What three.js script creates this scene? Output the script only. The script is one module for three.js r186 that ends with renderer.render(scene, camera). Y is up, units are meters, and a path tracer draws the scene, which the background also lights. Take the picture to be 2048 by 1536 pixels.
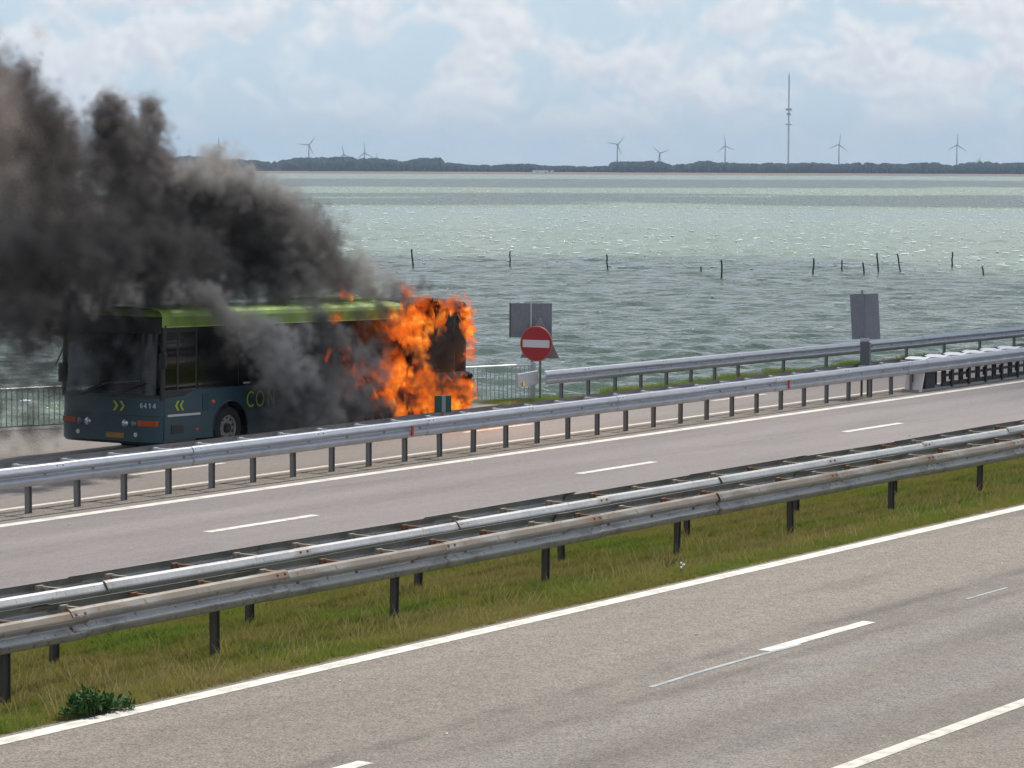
import * as THREE from 'three';
import { mergeGeometries } from 'three/addons/utils/BufferGeometryUtils.js';
import { TextGeometry } from 'three/addons/geometries/TextGeometry.js';
import { RoundedBoxGeometry } from 'three/addons/geometries/RoundedBoxGeometry.js';
import { FontLoader } from 'three/addons/loaders/FontLoader.js';

// ---------------------------------------------------------------- camera
// World: x runs along the motorway (to the right and away), z across it (towards the viewer), y up.
const scene = new THREE.Scene();
const FOCAL = 5900, EYE = 6.2, HORIZON = 338.5, ROLL = 0.0042, THETA = 33.406 * Math.PI / 180;
const PITCH = Math.atan((768 - HORIZON) / FOCAL);
const camera = new THREE.PerspectiveCamera(2 * Math.atan(768 / FOCAL) * 180 / Math.PI, 4 / 3, 0.5, 30000);
camera.position.set(0, EYE, 0);
camera.rotation.order = 'YXZ';
camera.rotation.set(-PITCH, THETA - Math.PI / 2, ROLL);
scene.add(camera);
const renderer = new THREE.WebGLRenderer({ antialias: true });
renderer.toneMapping = THREE.LinearToneMapping;
renderer.toneMappingExposure = 1.0;
renderer.shadowMap.enabled = true;

// ---------------------------------------------------------------- random and noise
function rng(seed) { let a = seed >>> 0; return () => { a = (a + 0x6D2B79F5) >>> 0; let t = a; t = Math.imul(t ^ (t >>> 15), t | 1); t ^= t + Math.imul(t ^ (t >>> 7), t | 61); return ((t ^ (t >>> 14)) >>> 0) / 4294967296; }; }
const gauss = (r) => Math.sqrt(-2 * Math.log(r() + 1e-9)) * Math.cos(6.2831853 * r());
const hash = (i, j, k) => { let h = (Math.imul(i, 374761393) + Math.imul(j, 668265263) + Math.imul(k, 2147483647 ^ 0x5bd1e995)) | 0; h = Math.imul(h ^ (h >>> 13), 1274126177); return ((h ^ (h >>> 16)) >>> 0) / 4294967296; };
const fade = (t) => t * t * (3 - 2 * t);
function noise2(x, y, s = 0) { const i = Math.floor(x), j = Math.floor(y), u = fade(x - i), v = fade(y - j); const a = hash(i, j, s), b = hash(i + 1, j, s), c = hash(i, j + 1, s), d = hash(i + 1, j + 1, s); return a + (b - a) * u + (c - a) * v + (a - b - c + d) * u * v; }
function tile2(x, y, p, s = 0) { const i = Math.floor(x), j = Math.floor(y), u = fade(x - i), v = fade(y - j), m = (n) => ((n % p) + p) % p; const a = hash(m(i), m(j), s), b = hash(m(i + 1), m(j), s), c = hash(m(i), m(j + 1), s), d = hash(m(i + 1), m(j + 1), s); return a + (b - a) * u + (c - a) * v + (a - b - c + d) * u * v; }
function noise3(x, y, z, s = 0) { const k = Math.floor(z), w = fade(z - k); return noise2(x, y, s + k * 17) * (1 - w) + noise2(x, y, s + (k + 1) * 17) * w; }
const fbm2 = (x, y, o = 4, s = 0) => { let a = 0, g = 0.5, n = 0; for (let k = 0; k < o; k++) { a += g * noise2(x, y, s + k * 31); n += g; x *= 2.03; y *= 2.03; g *= 0.5; } return a / n; };
const fbm3 = (x, y, z, o = 3, s = 0) => { let a = 0, g = 0.5, n = 0; for (let k = 0; k < o; k++) { a += g * noise3(x, y, z, s + k * 71); n += g; x *= 2.1; y *= 2.1; z *= 2.1; g *= 0.5; } return a / n; };
const clamp = (v, a = 0, b = 1) => Math.min(b, Math.max(a, v));
const smooth = (a, b, v) => { const t = clamp((v - a) / (b - a)); return t * t * (3 - 2 * t); };
const lerp = (a, b, t) => a + (b - a) * t;

// photo pixel (2048 x 1536) -> direction; then a point on the ground, on a plane z = const, or at a distance
const cT = Math.cos(THETA), sT = Math.sin(THETA), cP = Math.cos(PITCH), sP = Math.sin(PITCH);
function ray(px, py) {
  const dx = px - 1024, dy = py - 768, c = Math.cos(ROLL), s = Math.sin(ROLL);
  const u = (dx * c + dy * s) / FOCAL, v = -(-dx * s + dy * c) / FOCAL;
  const up = v * cP - sP, fw = cP + v * sP;
  return new THREE.Vector3(u * sT + fw * cT, up, u * cT - fw * sT);
}
const atHeight = (px, py, h = 0) => { const d = ray(px, py), t = (h - EYE) / d.y; return new THREE.Vector3(d.x * t, h, d.z * t); };
const atZ = (px, py, z) => { const d = ray(px, py), t = z / d.z; return new THREE.Vector3(d.x * t, EYE + d.y * t, z); };
const fromView = (lateral, forward, y) => new THREE.Vector3(lateral * sT + forward * cT, y, lateral * cT - forward * sT);

// ---------------------------------------------------------------- sky and sun
const SUN_EL = 57 * Math.PI / 180, SUN_TURN = -2 * Math.PI / 180;
const sunDir = new THREE.Vector3(Math.cos(SUN_EL) * Math.cos(SUN_TURN), Math.sin(SUN_EL), Math.cos(SUN_EL) * Math.sin(SUN_TURN));
const sun = new THREE.DirectionalLight(new THREE.Color(1.0, 0.955, 0.89), 4.3);
sun.position.copy(sunDir).multiplyScalar(200).add(new THREE.Vector3(50, 0, -32));
sun.target.position.set(50, 0, -32);
sun.castShadow = true; sun.shadow.radius = 2;
sun.shadow.mapSize.set(4096, 4096);
Object.assign(sun.shadow.camera, { left: -60, right: 60, top: 60, bottom: -60, near: 1, far: 400 });
scene.add(sun, sun.target);
{
  const W = 4096, Hh = 2048, data = new Float32Array(W * Hh * 4);
  for (let j = 0; j < Hh; j++) {
    const el = ((j + 0.5) / Hh - 0.5) * 180;
    for (let i = 0; i < W; i++) {
      const o = (j * W + i) * 4;
      let r, g, b;
      if (el < -0.3) { r = 0.42; g = 0.47; b = 0.5; } else {
        const az = (i + 0.5) / W * 360, e = Math.max(el, 0), k = smooth(0, 40, e);
        // clear air: pale at the horizon, bluer above
        r = lerp(0.66, 0.27, k); g = lerp(0.81, 0.43, k); b = lerp(0.915, 0.74, k);
        // cumulus fields, smaller towards the horizon: billows with bright upper sides
        const low = e < 14, A = az * Math.PI / 180, rad = 9 / Math.tan((e + 2) * Math.PI / 180), x = low ? az * 0.85 : Math.cos(A) * rad, y = low ? e * 1.35 : Math.sin(A) * rad, oct = low ? 6 : 4;
        const wx = (fbm2(x * 0.9 + 3, y * 0.9, 3, 91) - 0.5) * 1.6, wy = (fbm2(x * 0.9 + 9, y * 0.9, 3, 97) - 0.5) * 1.6;
        const bil = (u, v) => { let a = 0, gn = 0.5, n = 0, uu = u, vv = v; for (let q = 0; q < oct; q++) { a += gn * (q > 1 ? 1 - Math.abs(2 * noise2(uu, vv, 11 + q * 31) - 1) : noise2(uu, vv, 11 + q * 31)); n += gn; const t = uu * 1.6 - vv * 1.2 + 3.7; vv = uu * 1.2 + vv * 1.6 + 1.3; uu = t; gn *= 0.6; } return a / n; };
        const d = bil(x + wx, y + wy), cover = smooth(0.36, 0.62, d) * lerp(1, 0.75, smooth(8, 40, e));
        const lit = clamp(0.92 + (d - bil(x + wx + 0.03, y + wy + 0.13)) * 1.1, 0.80, 1.04);
        r = lerp(r, 0.99 * lit, cover * 0.88); g = lerp(g, 0.995 * lit, cover * 0.88); b = lerp(b, 1.01 * lerp(1, lit, 0.75), cover * 0.88);
        const q = 0.75 * (1 - smooth(0, 1.7, e)); r = lerp(r, 0.80, q); g = lerp(g, 0.89, q); b = lerp(b, 0.92, q);
      }
      data[o] = r; data[o + 1] = g; data[o + 2] = b; data[o + 3] = 1;
    }
  }
  const sky = new THREE.DataTexture(data, W, Hh, THREE.RGBAFormat, THREE.FloatType);
  sky.mapping = THREE.EquirectangularReflectionMapping;
  sky.magFilter = THREE.LinearFilter; sky.minFilter = THREE.LinearFilter; sky.needsUpdate = true;
  scene.background = sky; scene.environment = sky;
}
scene.fog = new THREE.FogExp2(new THREE.Color(0.64, 0.82, 1.0), 7.0e-5);

// ---------------------------------------------------------------- helpers for things and parts
const taken = new Map();
function numbered(name) { const n = taken.get(name) ?? 0; taken.set(name, n + 1); return n ? `${name}_${String(n).padStart(3, '0')}` : name; }
function tag(o, label, category, group, kind) { o.userData.label = label; o.userData.category = category; if (group) o.userData.group = group; if (kind) o.userData.kind = kind; return o; }
function shadows(o) { o.castShadow = true; o.receiveShadow = true; return o; }
function thing(name, label, category, pos = [0, 0, 0], group) { const g = new THREE.Group(); g.name = numbered(name); g.position.set(...pos); scene.add(g); return tag(g, label, category, group); }
function part(name, geo, mat, parent, pos, rot) { const m = shadows(new THREE.Mesh(geo, mat)); m.name = name; if (pos) m.position.set(...pos); if (rot) m.rotation.set(...rot); parent.add(m); return m; }
function struct(name, geo, mat, label) { const m = shadows(new THREE.Mesh(geo, mat)); m.name = numbered(name); scene.add(m); m.userData.kind = 'structure'; if (label) m.userData.label = label; return m; }
const box = (w, h, d, x = 0, y = 0, z = 0) => new THREE.BoxGeometry(w, h, d).translate(x, y, z);
const cyl = (r0, r1, h, n = 12, x = 0, y = 0, z = 0) => new THREE.CylinderGeometry(r0, r1, h, n).translate(x, y, z);
const merge = (...g) => mergeGeometries(g.flat().map((a) => a.index ? a.toNonIndexed() : a));
const lin = (r, g, b) => new THREE.Color().setRGB(r, g, b);
const std = (r, g, b, rough = 0.6, metal = 0, more = {}) => new THREE.MeshStandardMaterial({ color: lin(r, g, b), roughness: rough, metalness: metal, ...more });
function tex(w, h, fn, srgb = false, repeat = true) { // fn(x, y) -> [r, g, b] 0..1
  const d = new Uint8Array(w * h * 4);
  for (let y = 0; y < h; y++) for (let x = 0; x < w; x++) { const c = fn(x, y), o = (y * w + x) * 4; d[o] = clamp(c[0]) * 255; d[o + 1] = clamp(c[1]) * 255; d[o + 2] = clamp(c[2]) * 255; d[o + 3] = 255; }
  const t = new THREE.DataTexture(d, w, h, THREE.RGBAFormat, THREE.UnsignedByteType);
  t.magFilter = THREE.LinearFilter; t.minFilter = THREE.LinearMipmapLinearFilter; t.generateMipmaps = true;
  if (repeat) t.wrapS = t.wrapT = THREE.RepeatWrapping;
  if (srgb) t.colorSpace = THREE.SRGBColorSpace;
  t.needsUpdate = true; return t;
}
// flat sheet in the xz plane with uv in metres and vertex colours
function sheet(x0, x1, zA, zB, y, nx, nz, colour) { // zA, zB: numbers or functions of x
  const f = (v, x) => typeof v === 'function' ? v(x) : v, pos = [], uv = [], col = [], idx = [];
  for (let j = 0; j <= nz; j++) for (let i = 0; i <= nx; i++) { const x = lerp(x0, x1, i / nx), z = lerp(f(zA, x), f(zB, x), j / nz); pos.push(x, y, z); uv.push(x, z); const c = colour ? colour(x, z) : [1, 1, 1]; col.push(...c); }
  for (let j = 0; j < nz; j++) for (let i = 0; i < nx; i++) { const a = j * (nx + 1) + i, b = a + 1, c = a + nx + 1, d = c + 1; idx.push(a, c, b, b, c, d); }
  const g = new THREE.BufferGeometry();
  g.setAttribute('position', new THREE.Float32BufferAttribute(pos, 3)); g.setAttribute('uv', new THREE.Float32BufferAttribute(uv, 2)); g.setAttribute('color', new THREE.Float32BufferAttribute(col, 3));
  g.setIndex(idx); g.computeVertexNormals(); return g;
}

// ---------------------------------------------------------------- road surfaces
const grain = tex(1024, 1024, (x, y) => { // 4 m tile: stones of 1 to 3 cm, pale and dark chips
  const a = tile2(x / 5, y / 5, 205, 1), b = tile2(x / 2.5, y / 2.5, 410, 2), c = tile2(x / 32, y / 32, 32, 3), d = hash(x >> 2, y >> 2, 9);
  let v = 0.62 + (a - 0.5) * 0.50 + (b - 0.5) * 0.44 + (c - 0.5) * 0.12; if (d > 0.992) v += 0.45; if (d < 0.05) v -= 0.16;
  return [v, v * 0.985, v * 0.965];
});
grain.repeat.set(1 / 4, 1 / 4);
const grainFine = tex(1024, 1024, (x, y) => { const a = tile2(x / 4, y / 4, 256, 5), b = tile2(x / 2, y / 2, 512, 6), c = tile2(x / 40, y / 16, 64, 7), d = hash(x >> 2, y >> 2, 19); let v = 0.66 + (a - 0.5) * 0.26 + (b - 0.5) * 0.22 + (c - 0.5) * 0.1; if (d > 0.9965) v += 0.4; return [v, v * 0.985, v * 0.975]; });
grainFine.repeat.set(1 / 4, 1 / 4);
const asphaltOld = new THREE.MeshStandardMaterial({ color: lin(0.298, 0.252, 0.203), map: grain, bumpMap: grain, bumpScale: 0.006, roughness: 0.82, vertexColors: true });
const asphaltNew = new THREE.MeshStandardMaterial({ color: lin(0.30, 0.258, 0.236), map: grainFine, bumpMap: grainFine, bumpScale: 0.003, roughness: 0.78, vertexColors: true });
const asphaltQuay = new THREE.MeshStandardMaterial({ color: lin(0.31, 0.265, 0.228), map: grainFine, bumpMap: grainFine, bumpScale: 0.003, roughness: 0.85, vertexColors: true });
const stripMat = new THREE.MeshStandardMaterial({ color: lin(0.28, 0.24, 0.19), map: grain, bumpMap: grain, bumpScale: 0.006, roughness: 0.95, vertexColors: true });
const soilMat = new THREE.MeshStandardMaterial({ color: lin(0.22, 0.20, 0.09), map: grain, bumpMap: grain, bumpScale: 0.02, roughness: 1, vertexColors: true });
const X0 = -70, X1 = 190;
const patch = (x, z, s, a = 0.16) => 1 + (fbm2(x * 0.22, z * 0.55, 3, s) - 0.5) * a + (fbm2(x * 0.05, z * 2.2, 3, s + 5) - 0.5) * a * 1.1;
const track = (z, zc, w) => Math.exp(-((z - zc) ** 2) / (2 * w * w));
const nearColour = (x, z) => { // right lane polished grey in the wheel paths, tarry seam beside the lane line
  let v = patch(x, z, 3, 0.2), w = 1;
  const wear = (track(z, -15.1, 0.35) + track(z, -16.9, 0.3)) * (0.7 + 0.6 * fbm2(x * 0.3, z, 2, 8));
  w += wear * 0.10; v *= 1 + 0.05 * wear; v *= 1 + 0.10 * smooth(-18.4, -18.9, z);
  const seam = Math.max(track(z, -18.45, 0.09), 0.8 * track(z, -17.6, 0.07)) * smooth(0.3, 0.62, fbm2(x * 1.4, z * 3, 3, 21)); v *= 1 - 0.36 * seam; v *= 1 - 0.16 * smooth(0.60, 0.72, fbm2(x * 0.35, z * 1.1, 4, 131)) - 0.14 * track(z, -16, 0.35) * smooth(0.35, 0.65, fbm2(x * 0.12, 3, 3, 133));
  return [v, v * (1 + 0.4 * (w - 1)), v * w];
};
const near = struct('near_carriageway', sheet(X0, X1, -22.2, -9.2, 0, 520, 120, nearColour), asphaltOld, 'coarse grey brown asphalt carriageway beside the grass median');
const far = struct('far_carriageway', sheet(X0, X1, -35.75, -27.9, 0, 520, 60, (x, z) => { let v = patch(x, z, 13, 0.2); v *= 1 - 0.08 * (track(z, -32.8, 0.3) + track(z, -34.4, 0.3)) - 0.12 * smooth(0.58, 0.72, fbm2(x * 0.2, z * 1.6, 4, 141)) + 0.06 * track(z, -33.6, 0.25); return [v, v, v * 1.01]; }), asphaltNew, 'smooth grey asphalt carriageway between the two lines of guard rails');
const strip = struct('barrier_strip', sheet(X0, X1, -36.8, -35.75, 0, 400, 8, (x, z) => { const v = patch(x * 3, z * 2, 33, 0.3); return [v, v, v]; }), stripMat, 'brownish paved strip under the guard rail');
const landEdge = (x) => x < 40 ? -52.3 : x < 67 ? lerp(-52.3, -43.2, (x - 40) / 27) : x < 68 ? lerp(-43.2, -42.6, x - 67) : lerp(-42.6, -41.1, clamp((x - 68) / 43.4));
const quay = struct('quay_pavement', sheet(X0, X1, landEdge, -36.8, 0, 520, 60, (x, z) => { const v = patch(x, z, 43, 0.22); return [v, v, v]; }), asphaltQuay, 'asphalt lay-by along the water under the burning bus');
const dip = (z) => -0.012 - 0.17 * smooth(-22.3, -23.2, z) * smooth(-27.8, -26.6, z);
const median = struct('grass_median', sheet(X0, X1, -27.9, -22.2, -0.012, 400, 30, (x, z) => { const v = patch(x * 2, z * 2, 53, 0.5); return [v * 1.05, v, v]; }), soilMat, 'soil of the grassy median');
{ const p = median.geometry.attributes.position; for (let i = 0; i < p.count; i++) p.setY(i, dip(p.getZ(i)) + 0.03 * (fbm2(p.getX(i) * 0.7, p.getZ(i) * 0.9, 3, 19) - 0.5) * smooth(-22.2, -22.6, p.getZ(i)) * smooth(-27.9, -27.4, p.getZ(i))); median.geometry.computeVertexNormals(); }
const verge = struct('verge_ground', sheet(X0, X1, -9.2, 60, -0.01, 60, 20), soilMat, 'verge on the viewer side of the motorway');
{ // the dike under it all, with its slope to the water
  const pts = []; for (let x = X0; x <= X1; x += 2) pts.push(x);
  const pos = [], uv = [], col = [], idx = [];
  pts.forEach((x, i) => { const z = landEdge(x); [[0, 0], [-0.12, -0.25], [-1.3, -1.4], [-4.2, -4.2]].forEach(([y, dz], k) => { pos.push(x, y - (k ? 0 : 0.002), z + dz); uv.push(x, y); col.push(1, 1, 1); if (i && k) { const a = (i - 1) * 4 + k - 1, b = a + 1, c = i * 4 + k - 1, d = c + 1; idx.push(a, b, c, c, b, d); } }); });
  const g = new THREE.BufferGeometry(); g.setAttribute('position', new THREE.Float32BufferAttribute(pos, 3)); g.setAttribute('uv', new THREE.Float32BufferAttribute(uv, 2)); g.setAttribute('color', new THREE.Float32BufferAttribute(col, 3)); g.setIndex(idx); g.computeVertexNormals();
  struct('dike_slope', g, new THREE.MeshStandardMaterial({ color: lin(0.2, 0.19, 0.16), map: grain, bumpMap: grain, bumpScale: 0.03, roughness: 0.95, vertexColors: true }), 'stony slope of the dike down to the water');
}
// painted lines: parts of the road they lie on
const wornPaint = tex(512, 512, (x, y) => { const a = tile2(x / 6, y / 6, 86, 61), b = tile2(x / 40, y / 40, 13, 62); const c = tile2(x / 3, y / 3, 171, 63), v = 0.92 + (a - 0.5) * 0.16 - smooth(0.55, 0.8, b) * 0.16 - smooth(0.80, 0.93, c) * (0.1 + 0.35 * smooth(0.35, 0.7, b)); return [v, v * 0.98, v * 0.94]; });
wornPaint.repeat.set(1 / 2, 1 / 2);
const paint = new THREE.MeshStandardMaterial({ color: lin(0.72, 0.685, 0.61), map: wornPaint, bumpMap: grain, bumpScale: 0.003, roughness: 0.7 });
const paintDull = new THREE.MeshStandardMaterial({ color: lin(0.66, 0.61, 0.53), map: wornPaint, bumpMap: grain, bumpScale: 0.004, roughness: 0.8 });
const paintBlue = new THREE.MeshStandardMaterial({ color: lin(0.40, 0.43, 0.44), map: wornPaint, roughness: 0.85 });
const stripe = (x0, x1, z, w, skew = 0) => { const n = Math.max(1, Math.round((x1 - x0) / 1.5)), pos = [], uv = [], idx = []; for (let i = 0; i <= n; i++) for (const k of [-0.5, 0.5]) { const x = lerp(x0, x1, i / n) + k * skew, zz = z + k * w; pos.push(x, 0.005, zz); uv.push(x, zz); if (i && k > 0) { const a = (i - 1) * 2; idx.push(a, a + 1, a + 2, a + 2, a + 1, a + 3); } } const g = new THREE.BufferGeometry(); g.setAttribute('position', new THREE.Float32BufferAttribute(pos, 3)); g.setAttribute('uv', new THREE.Float32BufferAttribute(uv, 2)); g.setIndex(idx); g.computeVertexNormals(); return g; };
part('edge_line', stripe(X0, X1, -21.97, 0.27), paint, near);
part('edge_line', stripe(X0, X1, -13.8, 0.2), paintDull, near);
for (let k = -5; k < 12; k++) part('lane_dash', stripe(33.37 + k * 11.72, 36.37 + k * 11.72, -18.07, 0.2), paint, near);
{ const g = stripe(30.2, 34.1, -17.95, 0.07), p = g.attributes.position; for (let i = 0; i < p.count; i++) { const x = p.getX(i); p.setZ(i, p.getZ(i) + 0.012 * (x - 32.4) ** 2 - 0.02); } part('faded_line', g, paintBlue, near); part('faded_line', stripe(39.1, 40.55, -17.88, 0.05), paintBlue, near); }
part('edge_line', stripe(X0, X1, -35.33, 0.28), paint, far);
part('edge_line', stripe(X0, X1, -28.3, 0.28), paint, far);
for (let k = -8; k < 12; k++) part('lane_dash', stripe(38.91 + k * 11.9, 41.96 + k * 11.9, -31.88, 0.21), paint, far);
part('edge_line', stripe(X0, X1, -36.98, 0.18), paintDull, quay);
for (let k = -6; k < 9; k++) part('lane_dash', stripe(57.2 + k * 11.9, 60.2 + k * 11.9, -39.1, 0.16), paintDull, quay);

// ---------------------------------------------------------------- the water
const WATER = -3;
{
  const r = rng(77), waves = [];
  for (let k = 0; k < 46; k++) { const L = 0.75 * Math.pow(9, Math.pow(r(), 1.1)), dir = 2.45 + gauss(r) * 0.62; waves.push([L, Math.cos(dir) * 6.2832 / L, Math.sin(dir) * 6.2832 / L, r() * 6.2832, 0.0086 * Math.pow(L, 0.72) * (0.6 + 0.8 * r())]); }
  let allRows = []; let v = 34; while (v < 9000) { allRows.push(v); v += Math.max(0.26, v < 420 ? v * 0.0026 : v < 1800 ? v * v * 6.4e-6 : v * 0.03); }
  const lake = (from, to) => {
  const rows = allRows.slice(from, to);
  const NC = 430, pos = new Float32Array(rows.length * (NC + 1) * 3), uv = new Float32Array(rows.length * (NC + 1) * 2), idx = [];
  rows.forEach((d, j) => {
    const half = 34 + d * 0.25, cell = 2 * half / NC, step = Math.max(cell, d - (allRows[from + j - 1] ?? d));
    const act = waves.map((w) => w[4] * smooth(2.2, 4.5, w[0] / step)).map((a, k) => [a, ...waves[k]]).filter((w) => w[0] > 1e-4);
    for (let i = 0; i <= NC; i++) {
      const p = fromView(lerp(-half, half, i / NC), d, 0), o = (j * (NC + 1) + i);
      const gust = 0.65 + 0.75 * fbm2(p.x * 0.012, p.z * 0.03, 2, 5);
      let y = 0; for (const [a, , kx, kz, ph] of act) { const s = Math.sin(p.x * kx + p.z * kz + ph); y += a * (s + 0.35 * s * s - 0.17); }
      pos[o * 3] = p.x; pos[o * 3 + 1] = WATER + y * gust; pos[o * 3 + 2] = p.z; uv[o * 2] = p.x; uv[o * 2 + 1] = p.z;
      if (i && j) { const a = o - NC - 2, b = o - NC - 1, c = o - 1; idx.push(a, b, c, c, b, o); }
    }
  });
  const g = new THREE.BufferGeometry(); g.setAttribute('position', new THREE.BufferAttribute(pos, 3)); g.setAttribute('uv', new THREE.BufferAttribute(uv, 2)); g.setIndex(idx); g.computeVertexNormals(); return g; };
  const ripple = tex(1024, 1024, (x, y) => { let v = 0, a = 0.5; for (let k = 0, p = 8; k < 6; k++, p *= 2) { const f = p / 1024, q = tile2(x * f + 0.9 * Math.sin(y / 1024 * 6.2832), y * f * 1, p, 300 + k); v += a * (1 - Math.abs(2 * q - 1)); a *= 0.56; } return [v, v, v]; });
  ripple.repeat.set(1 / 13, 1 / 13);
  const m = new THREE.MeshPhysicalMaterial({ color: lin(0.16, 0.21, 0.135), roughness: 0.10, ior: 1.33, bumpMap: ripple, bumpScale: 0.34 });
  // far off, the waves are too small to model one by one: there the surface is rough instead
  const cut = allRows.findIndex((d) => d > 700), mFar = new THREE.MeshPhysicalMaterial({ color: lin(0.158, 0.21, 0.122), roughness: 0.22, ior: 1.33, bumpMap: ripple, bumpScale: 0.6 });
  struct('water', lake(0, cut + 1), m, 'choppy grey green lake water');
  struct('open_water', lake(cut), mFar, 'lake water stretching to the far shore');
  struct('water_beyond', new THREE.RingGeometry(20, 16000, 64, 1).rotateX(-Math.PI / 2).translate(0, WATER - 0.9, 0), mFar, 'open lake water');
  // white flecks: foam on breaking crests, partly standing in for sun sparkle
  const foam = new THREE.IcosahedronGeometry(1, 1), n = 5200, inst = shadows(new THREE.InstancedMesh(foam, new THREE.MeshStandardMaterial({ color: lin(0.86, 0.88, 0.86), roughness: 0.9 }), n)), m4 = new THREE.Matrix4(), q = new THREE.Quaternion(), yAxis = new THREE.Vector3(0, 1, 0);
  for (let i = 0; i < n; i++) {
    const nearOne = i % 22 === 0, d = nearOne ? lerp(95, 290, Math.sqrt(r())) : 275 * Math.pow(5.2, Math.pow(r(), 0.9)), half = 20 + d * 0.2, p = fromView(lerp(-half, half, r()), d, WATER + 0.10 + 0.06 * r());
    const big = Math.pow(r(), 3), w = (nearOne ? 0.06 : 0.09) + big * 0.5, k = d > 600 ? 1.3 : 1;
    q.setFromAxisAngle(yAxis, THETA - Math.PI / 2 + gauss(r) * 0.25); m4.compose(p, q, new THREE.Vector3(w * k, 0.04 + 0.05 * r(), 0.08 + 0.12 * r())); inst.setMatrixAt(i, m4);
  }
  inst.name = 'foam_and_glints'; inst.userData = { kind: 'stuff', label: 'white flecks of foam and modelled sun sparkle on the wave crests', category: 'foam' }; scene.add(inst);
}

// ---------------------------------------------------------------- guard rails
const galv = tex(512, 128, (x, y) => { const a = tile2(x / 16, y / 16, 32, 71), b = tile2(x / 4, y / 4, 128, 72), c = tile2(x / 64, y / 8, 16, 73); const v = 0.86 + (a - 0.5) * 0.16 + (b - 0.5) * 0.08 + (c - 0.5) * 0.12; return [v, v, v * 1.01]; });
// u: metres along the beam, v: 0..1 over the outer profile (0 top). rust near the joints, drips and dirt, for the old rails
const rustTex = (amount, seed) => tex(1024, 128, (x, y) => {
  const u = x / 1024, v = y / 128, a = clamp(amount), n = fbm2(x / 70, y / 9, 4, seed), f = fbm2(x / 6, y / 6, 3, seed + 9), toEnd = 1 - u;
  const lip = smooth(0.34, 0.26, v); // the upper, weathered face
  let rust = lip * a * smooth(0.26, 0.0, toEnd) * smooth(0.40, 0.62, n + 0.16 * smooth(0.2, 0.02, toEnd)); // runs back from each joint
  rust = Math.max(rust, smooth(0.035, 0.005, Math.min(u, toEnd)) * smooth(0.40, 0.62, f) * a, smooth(0.72, 0.80, fbm2(x / 12, y / 12, 3, seed + 77)) * a);
  const film = lip * clamp(amount - 0.45) * (0.6 + 0.5 * smooth(0.3, 0.7, fbm2(x / 160, y / 30, 3, seed + 60)));
  const dirt = smooth(0.45, 0.75, fbm2(x / 90, y / 12, 3, seed + 30)) * 0.25 * a, base = 0.86 + (f - 0.5) * 0.2 - dirt;
  const t = [0.44, 0.37, 0.29], q = [0.36, 0.19, 0.10];
  return [0, 1, 2].map((k) => lerp(lerp(base, t[k], film), q[k], rust * 0.75));
});
const steel = new THREE.MeshStandardMaterial({ color: lin(0.44, 0.455, 0.48), map: galv, roughness: 0.42, metalness: 0.6 });
const steelWorn = new THREE.MeshStandardMaterial({ color: lin(0.50, 0.50, 0.49), map: rustTex(0.55, 500), roughness: 0.5, metalness: 0.6 });
const steelRusty = new THREE.MeshStandardMaterial({ color: lin(0.42, 0.415, 0.40), map: rustTex(1.3, 900), roughness: 0.58, metalness: 0.45 });
const steelPost = std(0.23, 0.225, 0.22, 0.6, 0.5, { map: galv });
const steelSpacer = std(0.72, 0.72, 0.72, 0.45, 0.5, { map: galv });
const rustBar = std(0.24, 0.115, 0.06, 0.85, 0.1, { map: galv });
const rustPale = std(0.36, 0.30, 0.23, 0.8, 0.15, { map: galv });
const postDark = std(0.085, 0.075, 0.065, 0.85, 0.2, { map: galv });
const boltMat = std(0.22, 0.19, 0.17, 0.6, 0.5);
const boltRust = std(0.12, 0.07, 0.05, 0.9, 0.1);
// W profile, outside towards +z, y relative to the rail's middle
const PROFILE = [[0, 0.182], [0.022, 0.180], [0.045, 0.160], [0.084, 0.098], [0.088, 0.080], [0.084, 0.062], [0.030, 0.014], [0.026, 0], [0.030, -0.014], [0.084, -0.062], [0.088, -0.080], [0.084, -0.100], [0.045, -0.160], [0.022, -0.180], [0, -0.182]];
function beam(L, flip = 1, grow = 0) { // thin folded sheet with its back face
  const pos = [], uv = [], idx = [], n = PROFILE.length, T = 0.005;
  const out = PROFILE.map(([z, y], i) => { const [z0, y0] = PROFILE[Math.max(0, i - 1)], [z1, y1] = PROFILE[Math.min(n - 1, i + 1)], l = Math.hypot(z1 - z0, y1 - y0); return [(y0 - y1) / l, (z1 - z0) / l]; });
  for (const side of [1, 0]) for (let i = 0; i < n; i++) for (const e of [0, 1]) { const k = side ? grow : grow - T; pos.push(e * L, PROFILE[i][1] + out[i][1] * k, (PROFILE[i][0] + out[i][0] * k) * flip); uv.push(e, i / (n - 1)); }
  const quad = (a, b, c, d) => flip > 0 ? idx.push(a, b, c, c, b, d) : idx.push(a, c, b, b, c, d);
  for (let i = 0; i < n - 1; i++) { const a = i * 2; quad(a, a + 2, a + 1, a + 3); const b = n * 2 + i * 2; quad(b, b + 1, b + 2, b + 3); quad(a, b, a + 2, b + 2); quad(a + 1, a + 3, b + 1, b + 3); }
  const g = new THREE.BufferGeometry(); g.setAttribute('position', new THREE.Float32BufferAttribute(pos, 3)); g.setAttribute('uv', new THREE.Float32BufferAttribute(uv, 2)); g.setIndex(idx);
  const flat = g.toNonIndexed(); flat.computeVertexNormals(); return flat;
}
const hPost = (h, w = 0.1, d = 0.06) => merge(box(0.012, h, d, -w / 2, h / 2, 0), box(0.012, h, d, w / 2, h / 2, 0), box(w - 0.012, h, 0.012, 0, h / 2, 0));
const bolt = new THREE.CylinderGeometry(0.017, 0.019, 0.014, 8).rotateX(Math.PI / 2);
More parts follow.
